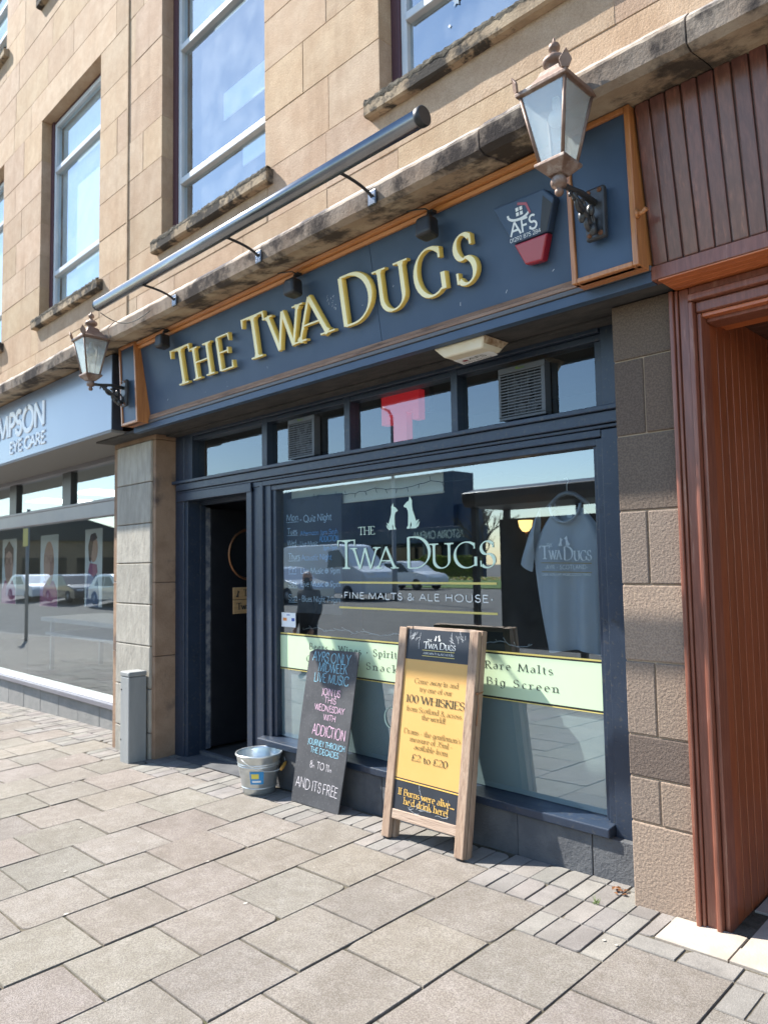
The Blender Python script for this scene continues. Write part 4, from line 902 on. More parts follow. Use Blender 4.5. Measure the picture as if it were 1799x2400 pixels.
# ================================================================== LANTERNS
def lantern(x, label):
    t = thing('wall_lantern', (x, -.30, 3.04), label, 'lantern', 'lanterns on the pub sign')
    ay = -.626
    m = MB(); m.box(x-.048, x+.048, -.345, -.312, 2.925, 3.155); pl = m.build('wall_plate', 'iron', t, bevel=.010, seg=2)
    for dx in (-.026, .026):
        for z in (2.945, 3.135): m = MB(); m.lathe([(.0001, -.005), (.011, -.004), (.011, 0)], (x+dx, -.345, z), 8, 'y'); m.build('bolt', 'rust', pl)
    m = MB()
    m.tube([(x, -.345, 3.085), (x, -.45, 3.092), (x, -.56, 3.078), (x, ay, 3.075)], [.016, .013, .012, .014], 10)
    def scroll(cy, cz, r0, r1, a0, a1, th):
        n = 22; pts = []
        for i in range(n+1): k = i/n; a = R(a0+(a1-a0)*k); r = r0+(r1-r0)*k; pts.append((x, cy+r*math.cos(a), cz+r*math.sin(a)))
        m.tube(pts, [th*(1-.35*abs(2*i/n-1)) for i in range(n+1)], 8)
    scroll(-.455, 3.045, .052, .012, 100, 460, .012); scroll(-.395, 2.985, .050, .010, 60, -330, .012); scroll(-.515, 3.055, .03, .008, 200, -120, .009)
    m.tube([(x, -.345, 2.955), (x, -.375, 2.965), (x, -.42, 3.0), (x, -.47, 3.04), (x, -.53, 3.066)], [.010, .016, .014, .013, .010], 8)
    for (cy, cz, sx) in ((-.40, 3.03, 1), (-.43, 3.0, -1), (-.385, 2.95, 1)):      # leaf castings
        m.ball((x+.012*sx, cy, cz), .018, 8, 1.5)
    m.build('scroll_bracket', 'iron', t)
    m = MB(); m.lathe([(.0, 3.018), (.012, 3.020), (.018, 3.030), (.018, 3.040), (.010, 3.050), (.030, 3.058), (.034, 3.075), (.030, 3.090), (.022, 3.098), (.03, 3.104)], (x, ay, 0), 16); m.build('pendant', 'lamp_brown', t)
    def sq(rads):   # stack of square rings -> faces
        mm = MB(); b = 0
        for r, z in rads: mm.v += [(x-r, ay-r, z), (x+r, ay-r, z), (x+r, ay+r, z), (x-r, ay+r, z)]
        for i in range(len(rads)-1):
            for k in range(4): mm.face((i*4+k, i*4+(k+1) % 4, i*4+4+(k+1) % 4, i*4+4+k))
        mm.face((3, 2, 1, 0)); n = (len(rads)-1)*4; mm.face((n, n+1, n+2, n+3)); return mm
    zb, zt, rb, rt_ = 3.155, 3.435, .053, .103
    sq([(.032, 3.100), (.040, 3.108), (.060, 3.128), (.070, 3.138), (.070, 3.150), (.060, zb)]).build('base', 'lamp_brown', t, bevel=.002)
    for sx, sy in ((-1,-1), (1,-1), (1,1), (-1,1)):
        m = MB(); m.tube([(x+sx*rb, ay+sy*rb, zb-.002), (x+sx*rt_, ay+sy*rt_, zt)], .0075, 6); m.build('corner_bar', 'lamp_brown', t)
    for (ax_, s) in (('y', -1), ('x', 1), ('y', 1), ('x', -1)):
        if ax_ == 'y': q = [(x-rb, ay+s*rb, zb), (x+rb, ay+s*rb, zb), (x+rt_, ay+s*rt_, zt), (x-rt_, ay+s*rt_, zt)]; d = (0, s*-.003, 0)
        else: q = [(x+s*rb, ay-rb, zb), (x+s*rb, ay+rb, zb), (x+s*rt_, ay+rt_, zt), (x+s*rt_, ay-rt_, zt)]; d = (s*-.003, 0, 0)
        m = MB(); m.prism(q, d); m.build('glass', 'lampglass', t)
    sq([(.098, zt-.004), (.118, zt), (.120, zt+.016), (.112, zt+.022), (.098, zt+.030), (.072, zt+.058), (.054, zt+.082), (.044, zt+.105), (.034, zt+.112)]).build('roof', 'lamp_brown', t, bevel=.003)
    for sx, sy in ((-1,-1), (1,-1), (1,1), (-1,1)):      # leaf finials at the eaves
        m = MB(); c = Vector((x+sx*.116, ay+sy*.116, zt+.018)); o = Vector((sx, sy, 0)).normalized(); s_ = Vector((-sy, sx, 0)).normalized()
        pl = [c-s_*.014, c-s_*.026+o*.006+Vector((0,0,.03)), c-s_*.012+o*.012+Vector((0,0,.052)), c+o*.02+Vector((0,0,.068)), c+s_*.012+o*.012+Vector((0,0,.052)), c+s_*.026+o*.006+Vector((0,0,.03)), c+s_*.014]
        m.prism(pl, -o*.010); m.build('leaf_finial', 'lamp_brown', t, bevel=.003)
    z = zt+.108
    m = MB(); m.lathe([(.034, z), (.030, z+.010), (.026, z+.020), (.040, z+.026), (.050, z+.036), (.050, z+.048), (.042, z+.058), (.030, z+.066), (.020, z+.072), (.012, z+.082), (.012, z+.088), (.022, z+.094), (.0245, z+.106), (.020, z+.118), (.008, z+.126), (.005, z+.140), (.0005, z+.150)], (x, ay, 0), 20); m.build('finial', 'lamp_brown', t)
    m = MB(); m.ball((x, ay, 3.345), .036, 14); m.lathe([(.016, 3.37), (.016, 3.43)], (x, ay, 0), 10); m.build('bulb', 'bulb', t)
    return t
l1 = lantern(-1.541, 'brown four sided lantern with pale glass on black scroll bracket, beside the alarm box')
l2 = copy_tree(l1); l2.location.x = -5.994; l2['label'] = 'brown four sided lantern in front of the optician fascia, left end of the pub sign'

# ================================================================== FITTINGS ON THE FRONT
def fan(x0, x1, label):
    t = thing('extractor_fan', ((x0+x1)/2, .2, 2.33), label, 'fan', 'extractor fans in the fanlights')
    z0, z1 = 2.333, 2.632; f = .016
    m = MB(); m.box(x0, x1, .200, .212, z0, z0+f); m.box(x0, x1, .200, .212, z1-.034, z1); m.box(x0, x0+f, .200, .212, z0+f, z1-.034); m.box(x1-f-.01, x1, .200, .212, z0+f, z1-.034); m.box(x0+.005, x1-.002, .2125, .262, z0+.004, z0+.012); m.box(x0+.005, x1-.002, .2125, .262, z1-.012, z1-.004); m.box(x1-.012, x1-.002, .2125, .262, z0+.013, z1-.013); m.box(x0+.004, x0+.012, .2125, .262, z0+.013, z1-.013)
    m.build('housing', 'greyp', t, bevel=.003)
    m = MB(); n = 15
    for i in range(n):
        z = z0+f+(z1-.034-z0-f)*(i+.5)/n; m.box(x0+f, x1-f-.01, .201, .207, z-.0030, z+.0030)
    for k in range(1, 6):
        q = x0+f+(x1-x0-2*f-.01)*k/6; m.box(q-.0015, q+.0015, .2075, .210, z0+f, z1-.034)
    m.build('grille', 'greyp', t)
    m = MB(); cx, cz = (x0+x1)/2-.005, (z0+z1)/2-.01; m.box(x0+.013, x1-.013, .255, .260, z0+.014, z1-.014); m.build('backing', 'blackp', t)
    m = MB(); m.lathe([(.0001, .222), (.045, .222), (.05, .235), (.05, .25)], (cx, 0, cz), 16, 'y')
    for a in range(0, 360, 60):
        c, s = math.cos(R(a)), math.sin(R(a)); c2, s2 = math.cos(R(a+30)), math.sin(R(a+30))
        m.add([(cx+.05*c, .232, cz+.05*s), (cx+.118*c, .232, cz+.118*s), (cx+.118*c2, .250, cz+.118*s2), (cx+.05*c2, .250, cz+.05*s2)], [(0,1,2,3)])
    m.build('rotor', 'greyp', t)
    m = MB(); text(m, '~', (cx-.03, .199, z1-.022), .02, .02, wt=.5, style='sans'); text(m, 'xpelair', (cx-.012, .199, z1-.022), .013, .045, wt=.15, style='sans'); m.build('green_mark', 'weed', t)
fan(-4.414, -4.105, 'dark grey square extractor fan above the doorway side of the pub window'); fan(-2.470, -2.163, 'dark grey square extractor fan under the white emergency light')
# chain hooks on the glazing bars
em = thing('emergency_light', (-2.5, 0, 2.735), 'white emergency light with a torn label under the dark soffit', 'light')
m = MB(); T4 = [(-2.672, -.128, 2.733), (-2.318, -.128, 2.733), (-2.318, .095, 2.733), (-2.672, .095, 2.733)]; B4 = [(-2.61, -.105, 2.672), (-2.345, -.105, 2.672), (-2.345, .05, 2.672), (-2.61, .05, 2.672)]
m.hexa(B4+T4); m.build('diffuser', 'whitep', em, bevel=.012, seg=3)
m = MB(); m.hexa([(-2.344, -.10, 2.690), (-2.338, -.10, 2.690), (-2.338, .05, 2.690), (-2.344, .05, 2.690), (-2.3175, -.12, 2.731), (-2.314, -.12, 2.731), (-2.314, .09, 2.731), (-2.3175, .09, 2.731)]); m.build('corroded_end', 'rustyp', em)
m = MB(); m.prism([(-2.605, -.03, 2.671), (-2.36, -.03, 2.671), (-2.35, .0, 2.671), (-2.36, .055, 2.668), (-2.61, .07, 2.668)], (0, 0, -.001)); m.build('label', 'paper', em)
m = MB(); U, Vv, Nn = (1, 0, 0), (0, -1, 0), (0, 0, -1)
text(m, 'AFS', (-2.52, .012, 2.6685), .030, .12, U, Vv, Nn, wt=.14, style='sans', lift=.002); text(m, '01292 875284', (-2.585, .045, 2.6665), .018, .20, U, Vv, Nn, wt=.13, style='sans', lift=.002); m.build('lettering', 'ink', em)
m = MB(); bar(m, (-2.568, .01, 2.668), (-2.535, .01, 2.668), .022, n=(0,0,-1), lift=.002); m.build('red_mark', 'red', em)

# ================================================================== THE OPTICIAN NEXT DOOR
opt = thing('optician_shopfront', (-10, .35, 0), 'optician shopfront with mauve grey frame and low stone plinth left of the grey pier', 'shopfront')
OL, ORR = -16.9, -6.90
m = MB(); oy = .35
m.box(OL, ORR, oy-.03, oy+.10, 2.115, 2.30); m.box(OL, ORR, oy-.045, oy-.031, 2.27, 2.30); m.box(OL, ORR, oy-.05, oy+.10, .075, .130); m.box(OL, ORR, oy-.02, oy+.10, 2.70, 2.80)
m.build('frame', 'mauve', opt, bevel=.006)
for a, b in ((-14.5, -14.25), (-12.7, -12.44), (-10.86, -10.60), (-9.04, -8.79), (-7.25, -6.9)): m = MB(); m.box(a, b, oy, oy+.09, 2.302, 2.698); m.build('fanlight_mullion', 'darkframe', opt, bevel=.004)
m = MB(); m.prof_x([(oy+.10, .175), (oy-.0, .145), (oy-.0, .131), (oy+.10, .131)], OL, ORR); m.build('white_sill', 'whitepaint', opt, bevel=.003)
m = MB(); x = OL
while x < -7.0:
    x1 = min(x+.56, ORR); m.box(x, x1-.005, oy-.005+rr.uniform(-.003, .003), oy+.3, -.7, .074, rr.uniform(.9, 1.08)); x = x1
m.build('plinth', 'plinth_opt', opt, bevel=.006)
for a, b in ((OL, -12.97), (-12.965, -10.18), (-10.175, -6.9)):
    g = MB(); g.box(a, b, oy+.03, oy+.038, .16, 2.114); g.build('window_pane', 'glass_opt', opt)
for a, b in ((OL, -14.5), (-14.25, -12.7), (-12.44, -10.86), (-10.60, -9.04), (-8.79, -7.25)):
    g = MB(); g.box(a, b, oy+.04, oy+.046, 2.30, 2.70); g.build('fanlight_pane', 'glass_opt', opt)
m = MB(); m.box(OL, -6.31, -.30, oy+.1, 2.752, 2.775); m.build('soffit', 'optsoffit', opt)
m = MB(); m.box(OL, -6.32, oy+.11, 6, 2.80, 2.83); m.build('shop_ceiling', 'light_in', opt)
m = MB(); m.box(OL, -6.2, 4.6, 4.7, -.5, 2.8); m.box(OL, OL+.1, .6, 4.6, -.5, 2.8); m.box(-6.3, -6.2, .6, 4.6, -.5, 2.8); m.build('back_wall', 'light_in', opt)
m = MB(); m.box(OL, -6.32, oy+.1, 4.6, -.6, .09); m.build('shop_floor', 'floor_in', opt)
fs = thing('fascia_sign', (-11, -.3, 3.1), 'slate blue fascia board with white letters above the optician window', 'sign')
m = MB(); m.box(OL, -6.302, -.305, -.27, 2.775, 3.452); m.build('board', 'grey_fascia', fs, bevel=.003)
m = MB(); m.box(-6.301, -6.295, -.302, -.20, 2.776, 3.452); m.box(OL, -6.305, -.268, .0, 3.40, 3.452); m.build('return', 'fascia_side', fs)
m = MB(); fy = -.306
text(m, 'THOMPSON', (-7.825, fy, 3.05), .250, 2.34, wt=.23, style='sans', depth=.012, lift=0, align='r'); m.build('name_lettering', 'whitepaint', fs)
m = MB(); text(m, 'EYE CARE', (-7.81, fy, 2.858), .120, 1.06, wt=.24, style='sans', depth=.010, lift=0, align='r'); m.build('trade_lettering', 'whitepaint', fs)
for x in (-13.5, -11.6, -9.7):  # glowing panels added to brighten the shop, prompted by one bright spot in a fanlight
    t = thing('added_ceiling_light', (x, 2.2, 2.79), {-13.5: 'added lit ceiling panel furthest left inside the optician', -11.6: 'added lit ceiling panel in the middle of the optician ceiling', -9.7: 'added lit ceiling panel nearest the grey pier inside the optician'}[x], 'light', 'lit ceiling panels added in the optician')
    m = MB(); m.box(x-.45, x+.45, 1.6, 2.8, 2.77, 2.795); m.build('frame', 'whitepaint', t); m = MB(); m.box(x-.42, x+.42, 1.63, 2.77, 2.762, 2.768); m.build('diffuser', 'lit', t)
# posters in the window
def poster(x0, x1, z0, z1, y, kind, label):
    t = thing('poster', ((x0+x1)/2, y, z0), label, 'poster', 'posters in the optician window')
    w_, h_ = x1-x0, z1-z0; P = lambda a, b, d=0: (x0+a*w_, y-d, z0+b*h_)
    m = MB(); m.box(x0, x1, y, y+.006, z0, z1); m.build('sheet', 'paper', t)
    def blob(pl, mt, d, nm): mm = MB(); mm.flat([P(a, b, d) for a, b in pl]); mm.build(nm, mt, t)
    el = lambda cx, cy, rx, ry: [(cx+rx*math.cos(R(a)), cy+ry*math.sin(R(a))) for a in range(0, 360, 18)]
    if kind == 'profile':
        blob([(.1,0),(.12,.35),(.3,.52),(.62,.48),(.8,.30),(.86,.12),(.8,.0)], 'denim', .002, 'coat'); blob([(.2,.45),(.3,.56),(.72,.54),(.76,.44),(.5,.38)], 'pink', .003, 'scarf')
        blob(el(.52, .74, .25, .17), 'flesh', .0035, 'face'); blob([(.25,.6),(.2,.78),(.35,.93),(.62,.95),(.74,.88),(.5,.84),(.42,.7),(.36,.56)], 'hair', .004, 'hair')
    else:
        blob([(.0,.0),(.0,.22),(.22,.36),(.78,.36),(1,.22),(1,.0)], 'pink', .002, 'jumper'); blob(el(.5, .60, .30, .31), 'flesh', .003, 'face')
        if kind == 'hair': blob([(.16,.55),(.18,.85),(.5,.97),(.82,.85),(.84,.55),(.72,.76),(.5,.82),(.28,.76)], 'hair', .004, 'hair')
        mm = MB()
        for s in (-1, 1):
            mm.tube([P(.5+s*.14+.11*math.cos(R(a)), .66+.055*math.sin(R(a)), .003) for a in range(0, 361, 30)], .003, 5, cap=False)
        mm.tube([P(.47, .66, .003), P(.53, .66, .003)], .003, 5); mm.build('spectacles', 'hair', t)
poster(-9.66, -9.15, 1.06, 2.06, .90, 'profile', 'white poster of a woman in profile with a red scarf, rightmost in the optician window')
poster(-11.20, -10.56, 1.02, 2.04, .90, 'bald', 'poster of a bald face with spectacles and pink jumper, middle of the optician window')
poster(-12.82, -12.2, 1.02, 2.04, .90, 'hair', 'poster of a brown haired face with spectacles, leftmost in the optician window')
dt = thing('display_table', (-10.2, 1.4, .1), 'low white display shelf behind the optician window', 'display')
m = MB(); m.box(-11.3, -8.9, .95, 1.9, .80, .86); m.build('top', 'cabinet', dt, bevel=.004)
m = MB(); m.box(-11.25, -8.95, 1.0, 1.85, .60, .64); m.build('lower_shelf', 'cabinet', dt, bevel=.004)
for x in (-11.2, -9.05):
    for y in (1.05, 1.78): m = MB(); m.box(x, x+.05, y, y+.05, .09, .80); m.build('leg', 'steelgrey', dt)

# ================================================================== THE TIMBER ENTRANCE ON THE RIGHT
en = thing('timber_entrance', (-.6, 0, 0), 'reddish brown varnished timber doorway with panelling above, right of the stone pier', 'doorway')
m = MB(); n0 = -1.366; k = 0; rp = random.Random(9)
while n0 < 2.6:
    x0 = n0+.0025; x1 = n0+.0625; t = rp.uniform(.86, 1.14); c = (t, t*rp.uniform(.93, 1.05), t*rp.uniform(.93, 1.05))
    b, a = Vector((0, -.182, 2.795)), Vector((0, -.300, 3.463)); dy = rp.uniform(-.0015, .0015)
    pr = lambda p, e: (p.y+e+dy, p.z)
    m.hexa([(x0, *pr(b, 0)), (x1, *pr(b, 0)), (x1, *pr(b, .03)), (x0, *pr(b, .03)), (x0, *pr(a, 0)), (x1, *pr(a, 0)), (x1, *pr(a, .03)), (x0, *pr(a, .03))], c)
    n0 += .0655; k += 1
m.build('plank_cladding', 'plum', en, bevel=.006, seg=2)
m = MB(); m.prof_x([(-.17, 2.79), (-.287, 3.46), (-.25, 3.46), (-.13, 2.79)], -1.37, 2.6); m.build('cladding_back', 'dark_board', en)
m = MB(); m.box(-1.374, 2.6, -.186, -.12, 2.732, 2.793); m.build('fascia_rail', 'casing', en, bevel=.003)
m = MB()
for i in range(4): m.box(-1.345, 2.6, -.184+i*.046, -.184+i*.046+.043, 2.724, 2.731)
m.build('head_slats', 'mahog_x', en, bevel=.002)
m = MB()      # casing of the opening: stepped uprights and head
for (a, b, y) in ((-1.371, -1.352, -.035), (-1.3505, -1.336, -.022), (-1.3345, -1.290, -.012), (-1.2885, -1.268, -.030), (-1.2665, -1.247, .004)):
    m.box(a, b, y, .10, -.06, 2.722 if a < -1.30 else (2.654 if a < -1.27 else 2.605))
m.build('side_casing', 'casing', en, bevel=.006, seg=3)
m = MB()
for (a, b, y) in ((2.690, 2.722, -.014), (2.656, 2.688, -.033), (2.607, 2.654, -.002)): m.box(-1.2885 if a > 2.65 else -1.2665, 2.6, y, .10, a, b)
m.box(-1.246, 2.6, .06, .17, 2.572, 2.604)
m.build('head_casing', 'casing', en, bevel=.005, seg=2)
m = MB(); m.box(-1.30, 2.6, .02, .30, 2.59, 2.605); m.build('head_lining', 'mahog_x', en)
m = MB(); y = .045
while y < 1.75:
    t = rp.uniform(.9, 1.1); w_ = .125 if y < .05 else .074
    m.box(-1.30, -1.248+rp.uniform(-.001, .001), y, y+w_, -.06, 2.66, (t, t, t)); y += w_+.008
m.build('side_boards', 'mahog', en, bevel=.0015, seg=1)
m = MB(); m.box(-1.33, -1.301, .05, 1.85, -.1, 2.75); m.box(-1.33, 1.2, .30, 1.85, 2.681, 2.72); m.build('entrance_back', 'dark_board', en)
m = MB(); y = .30
while y < 1.75: m.box(-1.30, 1.2, y, y+.072, 2.662, 2.68); y += .076
m.build('ceiling_boards', 'dark_board', en, bevel=.003)
m = MB(); x = -1.30
while x < 1.1: m.box(x, x+.09, 1.75, 1.79, -.06, 2.68); x += .094
m.build('inner_door', 'mahog', en, bevel=.003)
m = MB(); m.box(.9, .95, .05, 1.75, -.06, 2.68); m.box(.95, 3.0, .0, .3, -.06, 2.73); m.build('far_side', 'mahog', en)

# ================================================================== OBJECTS ON THE PAVEMENT
ab = thing('a_board', (-2.86, -.06, gz(-2.86, -.06)), 'wooden framed pavement sign with an amber whisky poster under the pub window', 'a-board')
AB0 = Vector((0, -.10, -.035)); AU = Vector((0, .19, 1.19)).normalized(); AN = Vector((0, -AU.z, AU.y))
def apt(x, z, o=0.0): k = (z-AB0.z)/AU.z; return Vector((x, AB0.y+AU.y*k, z))+AN*o
def abox(m, xa, xb, za, zb, o0, o1, za2=None, zb2=None):
    za2 = za if za2 is None else za2; zb2 = zb if zb2 is None else zb2
    m.hexa([apt(xa, za, o1), apt(xb, za2, o1), apt(xb, za2, o0), apt(xa, za, o0), apt(xa, zb, o1), apt(xb, zb2, o1), apt(xb, zb2, o0), apt(xa, zb, o0)])
for xa, xb, zf in ((-3.172, -3.112, -.033), (-2.628, -2.566, -.018)):
    m = MB(); abox(m, xa, xb, zf, 1.158, -.026, .004); m.build('leg', 'aframe', ab, bevel=.004)
    m = MB(); abox(m, xa+.012, xb-.015, gz(xa, -.06)+.001, zf-.001, -.026, .0); m.build('rubber_foot', 'blackp', ab, bevel=.003)
m = MB(); abox(m, -3.110, -2.630, .076, .128, -.024, -.002, .084, .138); m.build('bottom_rail', 'aframe_x', ab, bevel=.003)
for xa, xb in ((-3.150, -3.10), (-2.615, -2.566)):
    m = MB(); abox(m, xa, xb, -.034, 1.165, -.075, -.034); m.build('rear_leg', 'aframe', ab, bevel=.004)
for za, zb in ((1.14, 1.168), (.10, .15)): m = MB(); abox(m, -3.098, -2.617, za, zb, -.07, -.04); m.build('rear_rail', 'aframe_x', ab, bevel=.003)
m = MB(); abox(m, -3.098, -2.618, .15, 1.14, -.062, -.05); m.build('rear_panel', 'poster_blk', ab)
m = MB(); abox(m, -3.111, -2.629, .13, 1.150, -.018, -.008); m.build('poster_board', 'poster_blk', ab)
m = MB(); abox(m, -3.110, -2.630, .303, .974, -.0075, -.0068); m.build('amber_field', 'yellow', ab)
m = MB(); bar(m, apt(-3.110, .293, -.0068), apt(-2.630, .293, -.0068), .007, n=AN); 
tx = lambda mm, s, x0, x1, z, h, wt=.145: text(mm, s, apt(x0, z, -.0062), h, x1-x0, v=AU, n=AN, wt=wt, lift=.0006)
tx(m, 'If Burns were alive...', -3.073, -2.652, .213, .036, .15); tx(m, "he'd drink here!", -3.026, -2.692, .168, .036, .15); m.build('burns_lettering', 'yellow_text', ab)
m = MB()
tx(m, 'Come away in and', -3.021, -2.687, .840, .028); tx(m, 'try one of our', -2.976, -2.728, .797, .028); tx(m, 'from Scotland & across', -3.066, -2.649, .680, .028); tx(m, 'the world!', -2.942, -2.762, .643, .028)
tx(m, "Drams - the gentleman's", -3.072, -2.644, .553, .028); tx(m, 'measure of 35ml -', -3.018, -2.698, .514, .028); tx(m, 'available from', -2.982, -2.728, .474, .028)
m.build('whisky_lettering', 'brown_text', ab)
m = MB(); tx(m, '100 WHISKIES', -3.078, -2.633, .729, .042, .17); tx(m, '£2 to £20', -2.995, -2.721, .411, .036, .18); m.build('bold_lettering', 'ink', ab)
m = MB(); tx(m, 'T', -2.970, -2.935, 1.043, .038, .16); tx(m, 'WA', -2.936, -2.863, 1.043, .028, .17); tx(m, 'D', -2.848, -2.805, 1.043, .038, .16); tx(m, 'UGS', -2.805, -2.728, 1.043, .028, .17); tx(m, 'THE', -2.947, -2.910, 1.083, .013, .16); dogs(m, apt(-2.893, 1.089, -.0062), .036, v=AU, n=AN, gap=.25); tx(m, '~FINE MALTS & ALE HOUSE~', -2.973, -2.732, 1.010, .011, .17); m.build('header_lettering', 'white_text', ab)
m = MB(); bar(m, apt(-2.98, 1.032, -.0062), apt(-2.734, 1.032, -.0062), .0035, n=AN); bar(m, apt(-2.978, 1.000, -.0062), apt(-2.731, 1.000, -.0062), .0035, n=AN); m.build('header_rule', 'gold_line', ab)
m = MB(); rs = random.Random(4)
def crack(x, z, ang, ln, wd=.0018):
    for i in range(max(2, int(ln/.012))):
        x2, z2 = x+.012*math.cos(ang), z+.012*math.sin(ang); bar(m, apt(x, z, -.006), apt(x2, z2, -.006), wd*rs.uniform(.5, 1.2), n=AN, lift=.0012); x, z = x2, z2; ang += rs.uniform(-.3, .3)
for i in range(13): crack(rs.uniform(-3.09, -3.03), rs.uniform(1.08, 1.12), rs.uniform(.2, 1.3), rs.uniform(.02, .06))
for i in range(10): crack(rs.uniform(-2.76, -2.66), rs.uniform(1.08, 1.12), rs.uniform(1.5, 2.8), rs.uniform(.02, .06))
crack(-2.765, 1.13, -1.57, .13); crack(-3.0, 1.13, -1.8, .10); crack(-2.915, .29, -1.6, .15); crack(-2.70, .25, -1.5, .10)
for i in range(7): crack(rs.uniform(-3.0, -2.68), rs.uniform(.143, .16), rs.uniform(-.4, .4), rs.uniform(.03, .10))
m.build('crease', 'scratch', ab)
m = MB()
for x in (-2.560,): 
    m.lathe([(.0, 0), (.008, .001), (.008, .010), (0, .012)], tuple(apt(x-.004, .828, -.012)), 10, 'x'); m.tube([apt(-2.555, .828, -.02), apt(-2.553, .835, -.045), apt(-2.555, .84, -.058)], .004, 6)
m.tube([apt(-2.556, .826, -.012), apt(-2.551, .76, -.022), apt(-2.553, .69, -.018), apt(-2.556, .66, -.022)], .003, 6); m.build('hook_and_cord', 'brass', ab)

ck = thing('chalkboard', (-3.91, .05, gz(-3.9, .0)), 'black chalkboard leaning under the window advertising midweek live music', 'chalkboard')
CB0 = Vector((0, .0, -.06)); CU = Vector((0, .18, 1.01)).normalized(); CN = Vector((0, -CU.z, CU.y))
def cpt(x, z, o=0.0): k = (z-CB0.z)/CU.z; return Vector((x, CB0.y+CU.y*k, z))+CN*o
m = MB(); pl = [(-4.152, -.062), (-3.668, -.055), (-3.648, .30), (-3.640, .945), (-3.646, .958), (-3.75, .958), (-4.085, .953), (-4.105, .945), (-4.150, .93), (-4.160, .5)]
m.prism([cpt(x, z, 0) for x, z in pl], -CN*.009); m.build('board', 'slate', ck, bevel=.002, seg=1)
random.seed(21)
for mt, lines in (('chalk_blue', [('AYRS ONLY', -4.105, -3.713, .872, .066), ('MIDWEEK', -4.032, -3.735, .808, .060), ('LIVE MUSIC', -4.065, -3.712, .736, .060), ('JOURNEY THROUGH', -4.048, -3.671, .326, .036), ('THE DECADES', -4.012, -3.723, .277, .036)]),
                  ('chalk_pink', [('JOIN US', -3.964, -3.774, .656, .046), ('THIS', -3.930, -3.808, .607, .038), ('WEDNESDAY', -4.022, -3.716, .553, .040), ('WITH', -3.918, -3.793, .496, .038), ('ADDICTION', -4.018, -3.678, .392, .068)]),
                  ('chalk_white', [('8', -3.998, -3.972, .182, .044), ('m', -3.972, -3.945, .182, .026), ('TO 11', -3.925, -3.80, .182, .044), ('m', -3.80, -3.772, .182, .026), ('AND ITS FREE', -4.122, -3.688, .040, .064)])):
    m = MB()
    for s, a, b, z, h in lines: text(m, s, cpt(a, z), h, b-a, v=CU, n=CN, wt=.070 if h > .05 else .092, style='chalk', jit=.035, lift=.0012)
    m.build(mt.split('_')[1]+'_writing', mt, ck)

bz = gz(-4.53, .0)
bk = thing('bucket', (-4.53, .005, bz), 'galvanised metal bucket with a wooden grip, standing at the open pub door', 'bucket')
m = MB(); c = (-4.53, .005, bz); m.lathe([(.0005, .012), (.104, .012), (.106, .0), (.112, .0), (.116, .02), (.118, .022), (.160, .262), (.166, .268), (.170, .276), (.166, .284), (.158, .282), (.156, .270), (.114, .022), (.0005, .02)], c, 40); m.build('pail', 'galv', bk)
m = MB()
for h, r in ((.20, .1495), (.215, .152), (.05, .124)): m.lathe([(r, h-.004), (r+.0035, h), (r, h+.004)], c, 40)
m.build('rim_bead', 'galv', bk)
A1 = Vector(c)+Vector((.10, -.135, .235)); A2 = Vector(c)+Vector((.03, .165, .255)); 
m = MB()
Hm = [A2]; 
ax = R(-20)
pts = []
for i in range(17):
    a = math.pi*i/16; px = .171*math.cos(a); dn = .171*math.sin(a)
    # bail swung down on the right-hand side of the pail
    pts.append(Vector(c)+Vector((.03+.172*math.sin(a)*.93+.0, .172*math.cos(a), .262-.085*math.sin(a))))
m.tube(pts, .003, 6); m.build('bail', 'wire_pale', bk)
m = MB(); mid = len(pts)//2-3; d = pts[mid+1]-pts[mid-1]; cpt_ = pts[mid]; d.normalize(); m.tube([cpt_-d*.052, cpt_-d*.03, cpt_+d*.03, cpt_+d*.052], [.009, .0125, .0125, .009], 12); m.build('grip', 'gripwood', bk)
def wrap(r0, r1, h0, h1, a0, a1, mt, nm, off):
    mm = MB(); n = 8; b = 0
    for i in range(n+1):
        a = R(a0+(a1-a0)*i/n)
        for h in (h0, h1):
            r = .118+(.160-.118)*(h-.022)/.24+off; mm.v.append((c[0]+r*math.cos(a), c[1]+r*math.sin(a), c[2]+h))
    for i in range(n): mm.face((i*2, i*2+2, i*2+3, i*2+1), 1, 0, True)
    return mm.build(nm, mt, bk)
wrap(0, 0, .085, .175, -62, -22, 'bluelabel', 'label', .002); wrap(0, 0, .125, .16, -58, -36, 'yellabel', 'label_badge', .003); wrap(0, 0, .098, .112, -56, -30, 'paper', 'label_stripe', .003)

cz = gz(-6.2, -.2)
cb_ = thing('utility_cabinet', (-6.22, -.12, cz), 'narrow grey metal cabinet standing against the grey stone pier', 'cabinet')
m = MB(); m.box(-6.305, -6.145, -.200, -.036, cz-.02, .600); m.build('body', 'cabinet', cb_, bevel=.006)
m = MB(); m.box(-6.308, -6.142, -.203, -.034, .603, .645); m.build('lid', 'cabinet', cb_, bevel=.010, seg=3)
m = MB(); m.box(-6.40, -6.306, -.13, -.04, cz+.06, .52); m.build('rear_conduit', 'cabinet', cb_, bevel=.008)
m = MB(); m.lathe([(.0, -.004), (.008, -.003), (.008, 0)], (-6.285, -.2, .49), 10, 'y'); m.lathe([(.0, -.004), (.006, -.003), (.006, 0)], (-6.29, -.2, .06), 10, 'y'); m.build('lock', 'blackp', cb_)

